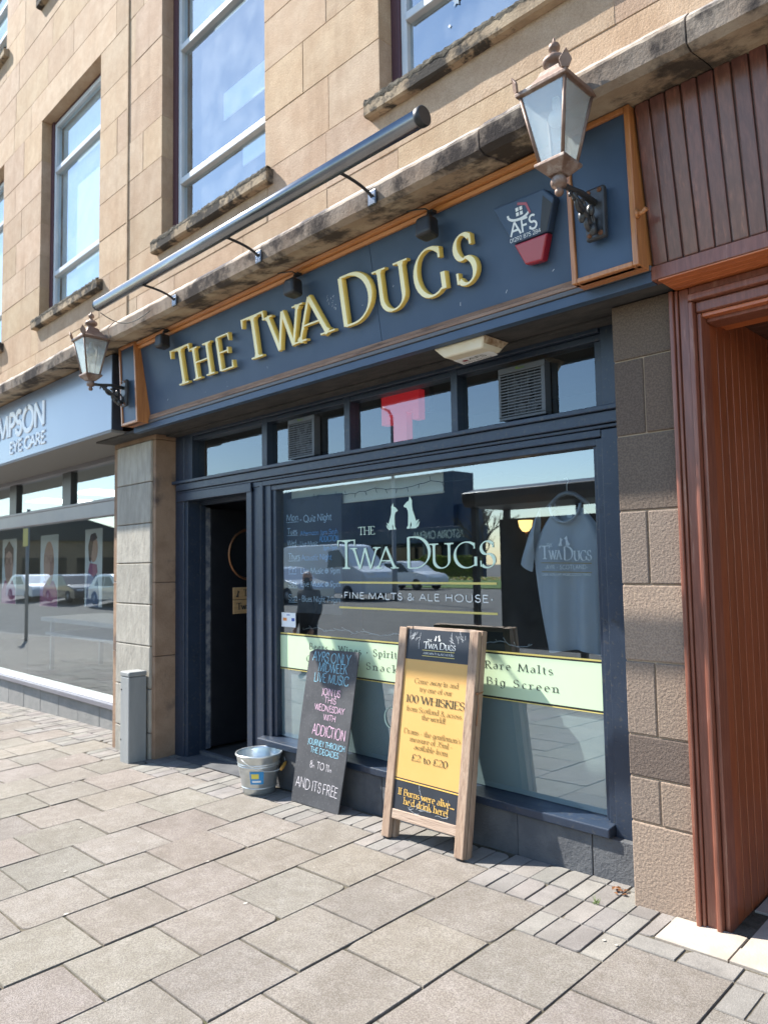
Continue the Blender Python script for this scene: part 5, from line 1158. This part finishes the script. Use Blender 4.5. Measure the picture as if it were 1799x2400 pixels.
# weeds and a fallen leaf by the pier
wd = MB(); rw = random.Random(2)
for i in range(26):
    a = rw.uniform(0, 6.28); x, y = -1.80+rw.uniform(-.012, .012), -.09+rw.uniform(-.02, .02); l = rw.uniform(.015, .05); z = gz(x, y)-.002
    wd.add([(x-.0015, y, z), (x+.0015, y, z), (x+l*.6*math.cos(a), y+l*.6*math.sin(a), z+l*.75)], [(0,1,2)])
tag(wd.build('weed_tuft', 'weed'), 'small tuft of green grass in a paving joint in front of the pier', 'weed')
lf = MB()
for i in range(9):
    x, y = -1.76+rw.uniform(-.035, .03), .065+rw.uniform(-.03, .03); a = rw.uniform(0, 6.28); s_ = rw.uniform(.010, .024); z = gz(x, y)+rw.uniform(.004, .016)
    lf.add([(x+s_*math.cos(a), y+s_*math.sin(a), z), (x+.5*s_*math.cos(a+1.6), y+.5*s_*math.sin(a+1.6), z+.008), (x-s_*math.cos(a), y-s_*math.sin(a), z+.003), (x+.5*s_*math.cos(a-1.6), y+.5*s_*math.sin(a-1.6), z+.006)], [(0,1,2,3)])
tag(lf.build('dead_leaf', 'leaf_dead'), 'crumpled brown dead leaf at the foot of the dark plinth by the pier', 'leaf')

# ================================================================== INSIDE THE PUB WINDOW
ts = thing('t_shirt', (-2.17, .42, 1.45), 'grey T-shirt printed with the pub name, hanging in the right of the window', 't-shirt')
def shirt_y(x, z, front):
    f = .0
    for k, (fx, amp, ph) in enumerate(((26, .026, .3), (47, .013, 1.7), (13, .014, .8))): f += amp*math.sin(fx*x+ph+1.2*(1.75-z))
    return (.385 if front else .435)+f*min(1.0, max(.05, (1.80-z)*2.2))*(1 if front else .5)
m = MB()
NR, NC = 34, 26
def edges(z):
    if z > 1.60: k = (z-1.60)/.24; return (-2.390+.15*max(0, k)**1.6, -1.945-.15*max(0, k)**1.6)
    k = (1.60-z)/.54; return (-2.398+.075*k**1.5, -1.955-.02*k)
for fr_ in (1, 0):
    b = len(m.v)
    for i in range(NR+1):
        z = 1.845-(1.845-1.055)*i/NR; l, r = edges(z); hem = .0
        for j in range(NC+1):
            u_ = j/NC; x = l+(r-l)*u_; zz = z
            if z > 1.74:   # neckline
                dn = abs(x+2.168)/.085
                if dn < 1: zz = min(z, 1.842-(.085 if fr_ else .02)*(1-dn*dn)**.5)
            if i == NR: zz += .012*math.sin(17*x)
            edge = min(u_, 1-u_)*NC; dy = 0
            y = shirt_y(x, zz, fr_); 
            if edge < 2: y = y+(.41-y)*(1-edge/2)
            m.v.append((x, y, zz))
    for i in range(NR):
        for j in range(NC): q = b+i*(NC+1)+j; m.face((q, q+1, q+NC+2, q+NC+1), 1, 0, True)
for s, (sx, ex) in ((-1, (-2.385, -2.47)), (1, (-1.95, -1.925))):
    pass
m.build('body', 'shirt', ts, fix=False)
m = MB(); b = 0
for s in (0, 1):   # left sleeve, slightly spread (front and back)
    b = len(m.v); n = 8
    for i in range(n+1):
        k = i/n
        for j in range(7):
            q = j/6; A_ = Vector((-2.345, .40, 1.838)).lerp(Vector((-2.392, .40, 1.57)), q); B_ = Vector((-2.482, .40, 1.528)).lerp(Vector((-2.405, .40, 1.482)), q)
            p = A_.lerp(B_, k); bul = .030*math.sin(math.pi*q)+.004*math.sin(9*k+5*q); p.y += (-bul if s == 0 else bul); p.x -= .012*math.sin(math.pi*k)*(1-q); m.v.append(tuple(p))
    for i in range(n):
        for j in range(6): q = b+i*7+j; m.face((q, q+1, q+8, q+7), 1, 0, True)
m.build('sleeve', 'shirt', ts, fix=False)
m = MB(); pts = [(-2.168+.092*math.cos(R(a)), .372+.012*math.sin(R(a)), 1.845+.095*math.sin(R(a))) for a in range(180, 361, 12)]; m.tube(pts, .008, 6); m.build('collar', 'shirt', ts)
m = MB(); SY = .352
text(m, 'T', (-2.322, SY, 1.553), .072, .062, wt=.14); text(m, 'WA', (-2.262, SY, 1.550), .05, .075, wt=.16); text(m, 'D', (-2.175, SY, 1.545), .072, .060, wt=.14); text(m, 'UGS', (-2.112, SY, 1.542), .052, .105, wt=.16)
text(m, 'THE', (-2.276, SY, 1.620), .018, .036, wt=.13); dogs(m, (-2.205, SY, 1.622), .055, gap=.2); text(m, '~AYR ~ SCOTLAND~', (-2.295, SY, 1.497), .022, .265, wt=.12, style='sans', track=.1); text(m, 'CASK ALES LIVE MUSIC GOOD TIMES', (-2.315, SY, 1.462), .013, .30, wt=.12, style='sans')
m.build('print', 'shirt_print', ts)
m = MB(); bar(m, (-2.315, SY, 1.533), (-2.008, SY, 1.526), .004); bar(m, (-2.312, SY, 1.484), (-2.010, SY, 1.478), .004); m.build('gold_print', 'shirt_gold', ts)
m = MB(); m.box(-2.185, -2.155, .418, .420, 1.775, 1.795); m.build('neck_label', 'paper', ts)
hg = thing('coat_hanger', (-2.175, .41, 1.9), 'grey plastic coat hanger with wire hook carrying the T-shirt', 'hanger')
m = MB(); m.tube([(-2.30, .41, 1.838), (-2.262, .41, 1.872), (-2.22, .41, 1.902), (-2.175, .41, 1.912), (-2.13, .41, 1.902), (-2.085, .41, 1.872), (-2.045, .41, 1.838)], [.010, .012, .012, .012, .012, .012, .010], 8); m.tube([(-2.255, .41, 1.862), (-2.25, .41, 1.825), (-2.10, .41, 1.825), (-2.09, .41, 1.862)], .006, 6); m.build('bar', 'hanger', hg)
m = MB(); m.tube([(-2.175, .41, 1.915), (-2.175, .41, 1.955), (-2.165, .41, 1.975), (-2.175, .41, 1.995), (-2.192, .41, 1.99)], .0025, 6); m.build('hook', 'wire_pale', hg)
for o_ in (ts, hg): o_.location += Vector((.030, -.055, 0))
# fairy lights along the window head and shelf
m = MB(); P0 = [(-4.50, 2.045), (-4.2, 2.06), (-3.6, 2.058), (-3.1, 2.06), (-2.55, 2.062), (-2.185, 2.002), (-1.93, 2.10)]; rf = random.Random(8)
for (xa, za), (xb, zb) in zip(P0[:-1], P0[1:]):
    n = max(3, int((xb-xa)/.05)); pts = [(xa+(xb-xa)*i/n, .315+rf.uniform(-.005, .005), za+(zb-za)*i/n+rf.uniform(-.005, .005)-.02*math.sin(math.pi*i/n)) for i in range(n+1)]; m.tube(pts, .0022, 4)
    for i in range(0, n, 2): p = pts[i]; m.tube([p, (p[0]+rf.uniform(-.015, .015), p[1], p[2]+rf.choice((-1, -1, 1))*.028)], .0022, 4)
tag(m.build('fairy_lights', 'wire'), 'dark string of unlit fairy lights along the top of the pub window', 'fairy lights')
m = MB(); pts = []
for i in range(80): k = i/79; pts.append((-4.45+2.05*k, .36+.02*math.sin(31*k), 1.052+.022*abs(math.sin(23*k))+rf.uniform(-.004, .006)))
m.tube(pts, .003, 4)
for i in range(0, 79, 3): p = pts[i]; m.tube([p, (p[0]+rf.uniform(-.03, .03), p[1]-.02, p[2]+rf.uniform(-.01, .03))], .0025, 4)
tag(m.build('fairy_lights', 'wire_pale'), 'silver string of fairy lights lying along the window ledge above the green band', 'fairy lights')
m = MB(); m.box(-4.60, -1.92, .30, .62, 1.005, 1.028); tag(m.build('window_ledge', 'dark'), 'dark ledge inside the pub window behind the green band', 'ledge')
bd = thing('roller_blind', (-3.75, .36, 1.97), 'cream roller blind rolled to the top of the pub window', 'blind')
m = MB(); m.box(-4.56, -3.02, .345, .352, 1.992, 2.135); m.build('fabric', 'cream', bd); m = MB(); m.tube([(-4.56, .35, 1.99), (-3.02, .35, 1.99)], .009, 8); m.build('bottom_bar', 'cream', bd)
ib = thing('menu_board', (-4.27, .33, 1.2), 'indoor chalkboard listing a night for each day, behind the left of the pub window', 'chalkboard')
m = MB(); m.box(-4.60, -3.955, .318, .334, 1.185, 2.055); m.build('board', 'slate_in', ib, bevel=.003)
random.seed(33); IY = .317
m = MB()
for s, a, b, z, h in (('Mon', -4.590, -4.44, 1.885, .05), ('- Quiz Night', -4.425, -4.055, 1.868, .05), ('Tues', -4.582, -4.455, 1.782, .045), ('Wed', -4.582, -4.465, 1.694, .042), ('- Live Music', -4.455, -4.214, 1.688, .034), ('Thurs', -4.570, -4.425, 1.588, .045), ('Fri', -4.568, -4.47, 1.488, .045), ('Live Music @ 9pm', -4.42, -3.968, 1.480, .042), ('Sat', -4.568, -4.46, 1.384, .045), ('Live Music @ 9pm', -4.42, -3.968, 1.384, .042), ('Sun', -4.568, -4.46, 1.276, .045), ('- Blues Night 7-9pm', -4.445, -3.972, 1.272, .042)):
    text(m, s, (a, IY, z), h, b-a, wt=.12, style='chalk', jit=.02)
for z, a, b in ((1.874, -4.592, -4.44), (1.772, -4.584, -4.455), (1.684, -4.582, -4.465), (1.577, -4.570, -4.425), (1.478, -4.57, -4.47), (1.372, -4.57, -4.46), (1.264, -4.57, -4.46)): bar(m, (a, IY, z), (b, IY, z), .004)
m.build('white_writing', 'chalk_dim', ib)
m = MB()
for s, a, b, z, h in (('Afternoon Jam Sesh', -4.42, -3.99, 1.766, .034), ('ADDICTION', -4.196, -3.982, 1.712, .042), ('8pm-11pm', -4.153, -4.0, 1.652, .03), ('Acoustic Night', -4.41, -4.06, 1.580, .042)): text(m, s, (a, IY, z), h, b-a, wt=.11, style='chalk', jit=.02)
m.build('blue_writing', 'chalk_dblue', ib)
rt_t = thing('red_letter_sign', (-3.44, .42, 2.36), 'red illuminated letter T hanging behind the fanlight', 'sign')
m = MB(); m.box(-3.612, -3.262, .40, .46, 2.560, 2.700); m.box(-3.500, -3.378, .40, .46, 2.32, 2.5595); m.box(-3.612, -3.555, .40, .46, 2.50, 2.5595); m.box(-3.320, -3.262, .40, .46, 2.50, 2.5595); m.build('letter', 'redglow', rt_t)
m = MB(); m.box(-3.64, -3.22, .462, .50, 2.55, 2.715); m.box(-3.52, -3.36, .462, .50, 2.30, 2.549); m.build('case', 'blackp', rt_t)
wl = thing('wall_lamp', (-3.2, 1.5, 1.82), 'small lit wall lamp with a warm shade deep in the pub', 'lamp')
m = MB(); m.lathe([(.001, 1.765), (.025, 1.77), (.046, 1.80), (.056, 1.85), (.054, 1.852)], (-3.2, 1.5, 0), 16); m.build('shade', 'warm', wl); m = MB(); m.tube([(-3.2, 1.50, 1.765), (-3.2, 1.52, 1.73), (-3.2, 1.60, 1.73)], .01, 8); m.build('arm', 'brass', wl)
m = MB(); m.box(-3.75, -2.3, 1.6, 1.9, -.05, 2.75); tag(m.build('inner_partition', 'dark'), 'dark partition carrying the lit wall lamp inside the pub', 'partition')

# ================================================================== ACROSS THE STREET (seen reflected in the glass)
def zr(x, y):
    t = min(1.0, max(0.0, (-6.65-y)/8.0)); return (gz(x, -5)-.115)*(1-t)+0.0*t
def person(x, y, z, label):
    t = thing('person', (x, y, z), label, 'person')
    me = bpy.data.meshes.new('body')
    J = [(0,0,.95), (0,.01,1.15), (0,.0,1.35), (0,0,1.47), (0,.015,1.56), (0,.02,1.66), (0,.015,1.74),
         (.10,0,.90), (.11,.02,.50), (.11,-.02,.10), (.12,.10,.03), (-.10,0,.90), (-.12,.03,.50), (-.13,0,.10), (-.14,.11,.03),
         (.19,-.01,1.42), (.25,-.03,1.15), (.22,.08,.93), (.215,.11,.84), (-.19,-.01,1.42), (-.25,-.03,1.15), (-.22,.08,.93), (-.215,.11,.84)]
    E_ = [(0,1),(1,2),(2,3),(3,4),(4,5),(5,6),(0,7),(7,8),(8,9),(9,10),(0,11),(11,12),(12,13),(13,14),(2,15),(15,16),(16,17),(17,18),(2,19),(19,20),(20,21),(21,22)]
    rad = [.17,.165,.17,.075,.068,.10,.075, .10,.070,.05,.045, .10,.070,.05,.045, .085,.058,.045,.035, .085,.058,.045,.035]
    me.from_pydata([(a, b, c) for a, b, c in J], E_, []); o = bpy.data.objects.new('body', me); COL.objects.link(o); o.parent = t
    me.materials.append(K['jacket'])
    sk = o.modifiers.new('skin', 'SKIN'); sk.use_smooth_shade = True
    for v, r in zip(me.skin_vertices[0].data, rad): v.radius = (r, r)
    me.skin_vertices[0].data[0].use_root = True
    sb = o.modifiers.new('sub', 'SUBSURF'); sb.levels = 2; sb.render_levels = 2
    m = MB(); c = (x, y+.02, z+1.66)
    m.lathe([(.001, -.125), (.045, -.115), (.070, -.07), (.080, -.01), (.082, .04), (.070, .085), (.040, .112), (.001, .120)], c, 18)
    for s in (-1, 1): m.ball((c[0]+s*.083, c[1], c[2]-.01), .02, 8, 1.5)
    m.ball((c[0], c[1]+.085, c[2]-.02), .016, 8, 1.4); m.build('head', 'skin', t)
    for s in (-1, 1):
        m = MB(); hx, hy, hz = x+s*.215, y+.12, z+.80
        m.tube([(hx, hy-.01, hz+.06), (hx, hy, hz), (hx, hy+.01, hz-.03)], [.028, .034, .030], 8)
        for k in range(4): m.tube([(hx-.024+.016*k, hy+.008, hz-.025), (hx-.024+.016*k, hy+.03, hz-.065+.006*abs(k-1.5)), (hx-.022+.015*k, hy+.035, hz-.09+.008*abs(k-1.5))], .0082, 6)
        m.tube([(hx-s*.030, hy+.01, hz+.02), (hx-s*.050, hy+.035, hz-.01), (hx-s*.045, hy+.05, hz-.035)], .009, 6); m.build('hand', 'skin', t)
    return t
person(-9.65, -4.1, gz(-9.65, -4.1), 'bald person in a black jacket and dark trousers, reflected in the pub window')

def vehicle(name, x, y, z, L_, H_, W_, prof, wins, paint, label, cat, group=None, wb=(.18, .80)):
    t = thing(name, (x, y, z), label, cat, group)
    pt = lambda a, b, yy: (x+a*L_, yy, z+b*H_)
    m = MB(); n = len(prof); b0 = 0
    for yy, s in ((y-W_/2, .0), (y+W_/2, .0)):
        for a, b in prof: m.v.append((x+a*L_, yy*1.0 + (.10 if yy < y else -.10)*max(0, (b-.55)/.45), z+b*H_))
    for i in range(n): j = (i+1) % n; m.face((i, j, n+j, n+i))
    m.face(list(range(n))[::-1]); m.face(list(range(n, 2*n)))
    m.build('body', paint, t, bevel=.05, seg=3)
    for wq in wins:
        for sgn in (-1, 1):
            mm = MB(); yy = y+sgn*(W_/2+.004)
            mm.prism([(x+a*L_, yy-sgn*.10*max(0, (b-.55)/.45), z+b*H_) for a, b in wq], (0, -sgn*.01, 0)); mm.build('window', 'carglass', t)
    for q in wb:
        for sgn in (-1, 1):
            r = .33; c = (x+q*L_, y+sgn*(W_/2-.08), z+r)
            mm = MB(); mm.lathe([(r*.55, -.1), (r, -.09), (r, .09), (r*.55, .1)], c, 20, 'y'); wh = mm.build('wheel', 'tyre', t)
            mm = MB(); mm.lathe([(.001, -.085), (r*.56, -.08), (r*.56, .08), (.001, .085)], c, 16, 'y'); mm.build('rim', 'steelgrey', wh)
    mm = MB(); mm.prism([pt(.985, .40, y-W_*.42), pt(.985, .40, y-W_*.22), pt(.98, .48, y-W_*.22), pt(.98, .48, y-W_*.42)], (.04, 0, 0)); mm.build('headlight', 'bulb', t)
    mm = MB(); mm.prism([pt(.985, .40, y+W_*.22), pt(.985, .40, y+W_*.42), pt(.98, .48, y+W_*.42), pt(.98, .48, y+W_*.22)], (.04, 0, 0)); mm.build('headlight', 'bulb', t)
    return t
VAN = [(0, .12), (0, .92), (.02, .97), (.08, 1.0), (.66, 1.0), (.72, .97), (.86, .60), (.97, .50), (1.0, .40), (1.0, .12)]
CAR = [(0, .16), (.0, .52), (.04, .64), (.16, .93), (.24, 1.0), (.52, 1.0), (.60, .95), (.76, .64), (.95, .54), (1.0, .42), (1.0, .16)]
vehicle('parked_van', -28.4, -18.6, zr(-25, -18.6), 5.9, 2.45, 1.95, VAN, [[(.58, .58), (.58, .88), (.70, .90), (.82, .60)]], 'vanwhite', 'long white panel van across the road, reflected in the pub window', 'van')
CW = [[(.17, .62), (.23, .92), (.40, .93), (.40, .62)], [(.42, .62), (.42, .93), (.53, .93), (.68, .62)]]
vehicle('parked_car', -27.6, -15.6, zr(-27, -15.6), 4.4, 1.5, 1.8, CAR, CW, 'silver', 'silver hatchback in front of the white van, reflected in the pub window', 'car', 'parked cars across the road')
vehicle('parked_car', -33.0, -29.0, zr(-33, -29), 4.6, 1.7, 1.85, CAR, CW, 'vanwhite', 'white car beside the hedge, reflected in the pub window', 'car', 'parked cars across the road')
for i, (x, p, l) in enumerate(((-49.5, 'vanwhite', 'white car furthest along the road, reflected in the optician window'), (-43.5, 'carblack', 'black car between two others, reflected in the optician window'), (-37.5, 'silver', 'silver car parked behind the signpost, reflected in the optician window'))):
    vehicle('parked_car', x, -13.0, zr(x, -13), 4.4, 1.5, 1.8, CAR, CW, p, l, 'car', 'parked cars across the road')

hd = thing('hedge', (-39, -42, .3), 'rounded green hedge on the grass verge, reflected in the pub window', 'hedge')
m = MB(); rh = random.Random(6)
for i in range(9000):
    u_, v_, w_ = rh.uniform(-1, 1), rh.uniform(0, 1), rh.uniform(-1, 1)
    if rh.random() < .6: 
        f = rh.choice((0, 1, 2)); u_, v_, w_ = (u_, 1.0, w_) if f == 0 else ((u_, v_, 1.0) if f == 1 else (math.copysign(1, u_), v_, w_))
    lump = 1+.05*math.sin(5*u_+3*v_)+.04*math.sin(11*u_)
    x, y, z = -39+3.1*u_*lump, -42+.8*w_*lump, .3+1.75*v_*lump*(1-.12*abs(u_)**4)
    a, b = rh.uniform(0, 6.28), rh.uniform(0, 3.14); s_ = rh.uniform(.05, .10); d1 = Vector((math.cos(a), math.sin(a), math.cos(b)))*s_; d2 = Vector((-math.sin(a), math.cos(a), math.sin(b)))*s_
    c = Vector((x, y, z)); t = rh.uniform(.55, 1.5); m.add([c-d1, c-d2, c+d1, c+d2], [(0,1,2,3)], (t, t*rh.uniform(.9, 1.1), t*.9))
m.build('foliage', 'hedge', hd, fix=False)
m = MB(); m.box(-41.6, -36.4, -42.5, -41.5, .2, 1.6, .35); m.build('branches', 'hedge', hd)
m = MB()
for i in range(1500):
    x, y = rh.uniform(-46, -28), rh.uniform(-40.8, -39.6); z = .22+rh.uniform(0, .25); a = rh.uniform(0, 6.28); s_ = rh.uniform(.03, .07)
    c = Vector((x, y, z)); d1 = Vector((math.cos(a), math.sin(a), .5))*s_; d2 = Vector((-math.sin(a), math.cos(a), .5))*s_
    m.add([c-d1, c-d2, c+d1, c+d2], [(0,1,2,3)], rh.choice(((1.1, 1.1, .6), (1.2, 1.2, 2.2), (.5, .9, .3), (1.1, .7, .5))))
tag(m.build('flower_bed', 'petal', fix=False), 'bed of yellow and white flowers in front of the hedge, reflected in the pub window', 'flowers', kind='stuff')

ci = thing('cinema_building', (-60, -56, 0), 'dark blue clad cinema building with white lettering, reflected in the pub window', 'building')
m = MB(); m.box(-100, -48.4, -58, -54.6, -.5, 11.0); m.box(-48.35, -46.2, -57, -55.2, -.5, 7.6); m.build('wall', 'cinema_blue', ci, bevel=.02)
m = MB(); m.box(-70, -44.0, -54.5, -51.5, 3.6, 5.1); m.build('canopy', 'cinema_blue', ci, bevel=.02)
m = MB(); m.box(-66, -50, -54.58, -54.4, .1, 3.3); m.build('doors', 'carglass', ci)
m = MB(); m.box(-100, -68, -54.55, -54.2, 0.0, 4.5); m.build('grey_base', 'cinema_grey', ci)
for x in (-69, -62, -56, -50, -44.6): m = MB(); m.box(x, x+.3, -51.9, -51.6, -.2, 3.6); m.build('column', 'cinema_grey', ci)
m = MB(); text(m, 'ASTORIA CINEMA', (-44.6, -51.49, 4.0), .72, 6.6, u=(-1, 0, 0), n=(0, 1, 0), wt=.15, style='sans', lift=.02); m.build('lettering', 'white_text', ci)

sh = thing('bus_shelter', (-5, -5.7, gz(-5, -5)), 'dark framed bus shelter with glass sides, reflected in the right of the pub window', 'bus shelter')
m = MB(); zb = gz(-5, -5)
m.prof_x([(-6.45, 2.40), (-5.36, 2.40), (-5.28, 2.50), (-5.28, 2.62), (-5.6, 2.70), (-6.45, 2.66)], -7.32, -2.6); m.build('roof', 'darkframe', sh, bevel=.02)
for x in (-7.24, -5.90, -4.40, -2.75):
    m = MB(); m.box(x, x+.09, -6.35, -6.27, zb-.2, 2.4); m.build('post', 'darkframe', sh)
for x in (-7.24, -2.75):
    m = MB(); m.box(x, x+.09, -5.50, -5.42, zb-.2, 2.4); m.build('post', 'darkframe', sh)
m = MB(); m.box(-7.15, -2.75, -6.35, -6.28, .45, .52); m.build('rail', 'darkframe', sh); m = MB(); m.box(-7.15, -2.75, -6.35, -6.28, 2.1, 2.17); m.build('rail', 'darkframe', sh)
for a, b in ((-7.15, -5.90), (-5.81, -4.40), (-4.31, -2.75)):
    m = MB(); m.box(a, b, -6.316, -6.308, .52, 2.1); m.build('glass_panel', 'glass_opt', sh)
m = MB(); m.box(-6.84, -4.45, -5.68, -5.60, .25, 2.20); m.build('advert_panel', 'blackp', sh, bevel=.01)
m = MB(); m.box(-6.2, -3.4, -6.2, -5.85, .42, .46); m.build('bench', 'darkframe', sh)
fw_ = MB(); rq = random.Random(12)
for i in range(150):
    x = rq.uniform(-46, 14); r_ = rq.uniform(1.0, 2.3); y = -64+rq.uniform(-3, 3); z = rq.uniform(.5, 3.2); t = rq.uniform(.5, 1.2)
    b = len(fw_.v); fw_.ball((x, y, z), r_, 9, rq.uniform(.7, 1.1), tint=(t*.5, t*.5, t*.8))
    for k in range(b, len(fw_.v)): q = fw_.v[k]; fw_.v[k] = (q[0]+rq.uniform(-.25, .25), q[1]+rq.uniform(-.25, .25), q[2]+rq.uniform(-.3, .3))
tag(fw_.build('far_trees', 'hedge', fix=False), 'far off line of dark trees behind the bus shelter, reflected in the pub window', 'trees', kind='stuff')

sp_ = thing('street_lamp', (-21.6, -18.4, 0), 'tall grey street lamp across the road, reflected in the fanlight', 'street lamp')
m = MB(); z0 = zr(-21.6, -18.4); m.tube([(-21.6, -18.4, z0-.2), (-21.6, -18.4, z0+1.4), (-21.6, -18.4, z0+1.42), (-21.6, -18.4, 7.7), (-21.75, -18.4, 8.0), (-22.4, -18.4, 8.35)], [.12, .12, .085, .065, .06, .05], 12); m.build('column', 'steelgrey', sp_)
m = MB(); m.hexa([(-23.1, -18.55, 8.38), (-22.3, -18.55, 8.30), (-22.3, -18.25, 8.30), (-23.1, -18.25, 8.38), (-23.05, -18.5, 8.50), (-22.3, -18.5, 8.44), (-22.3, -18.3, 8.44), (-23.05, -18.3, 8.50)]); m.build('lamp_head', 'steelgrey', sp_, bevel=.02)
po = thing('signpost', (-26.2, -5.2, gz(-26, -5)), 'slim grey signpost on the pavement, reflected in the optician window', 'signpost')
m = MB(); m.tube([(-26.2, -5.2, gz(-26, -5)-.2), (-26.2, -5.2, 3.6)], .055, 12); m.build('post', 'steelgrey', po); m = MB(); m.box(-26.42, -25.98, -5.14, -5.125, 2.35, 2.95); m.build('plate', 'yellabel', po, bevel=.01)

def bare_tree(x, y, z, h, seed, label):
    t = thing('bare_tree', (x, y, z), label, 'tree', 'bare trees across the road'); r = random.Random(seed); m = MB(); tr = MB()
    def br(mm, p, d, l, rad, lev):
        q = p+d*l*.5+Vector((r.uniform(-.05, .05), r.uniform(-.05, .05), 0))*l; e = p+d*l
        mm.tube([p, q, e], [rad, rad*.85, rad*.65], 6 if lev < 2 else 4, cap=False)
        if lev >= 5: return
        for k in range(3 if lev else 4):
            nd = (d+Vector((r.uniform(-1, 1), r.uniform(-1, 1), r.uniform(-.1, .7)))*.75).normalized(); br(m, e if k else q, nd, l*r.uniform(.55, .8), rad*.6, lev+1)
    br(tr, Vector((x, y, z-.2)), Vector((0, 0, 1)), h*.3, h*.025, 0)
    tr.build('trunk', 'bark', t, fix=False); m.build('crown', 'bark', t, fix=False)
bare_tree(-43, -52, .2, 9, 4, 'leafless tree at the corner of the cinema, reflected in the pub window'); bare_tree(-27, -48, .2, 8, 9, 'leafless tree beyond the bus shelter, reflected in the pub window')
tw = thing('terrace_building', (-110, -40, 0), 'low brown building far along the road, reflected in the optician window', 'building')
m = MB(); m.box(-125, -103, -50, -22, -1, 5.5); m.build('wall', 'brown_stone', tw); m = MB(); m.prof_x([(-51, 5.5), (-21, 5.5), (-36, 9.5)], -126, -102.5); m.build('roof', 'darkframe', tw)
y = -48
while y < -24: m = MB(); m.box(-103, -102.95, y, y+2.2, .5, 3.2); y += 3.6; m.build('window', 'carglass', tw)
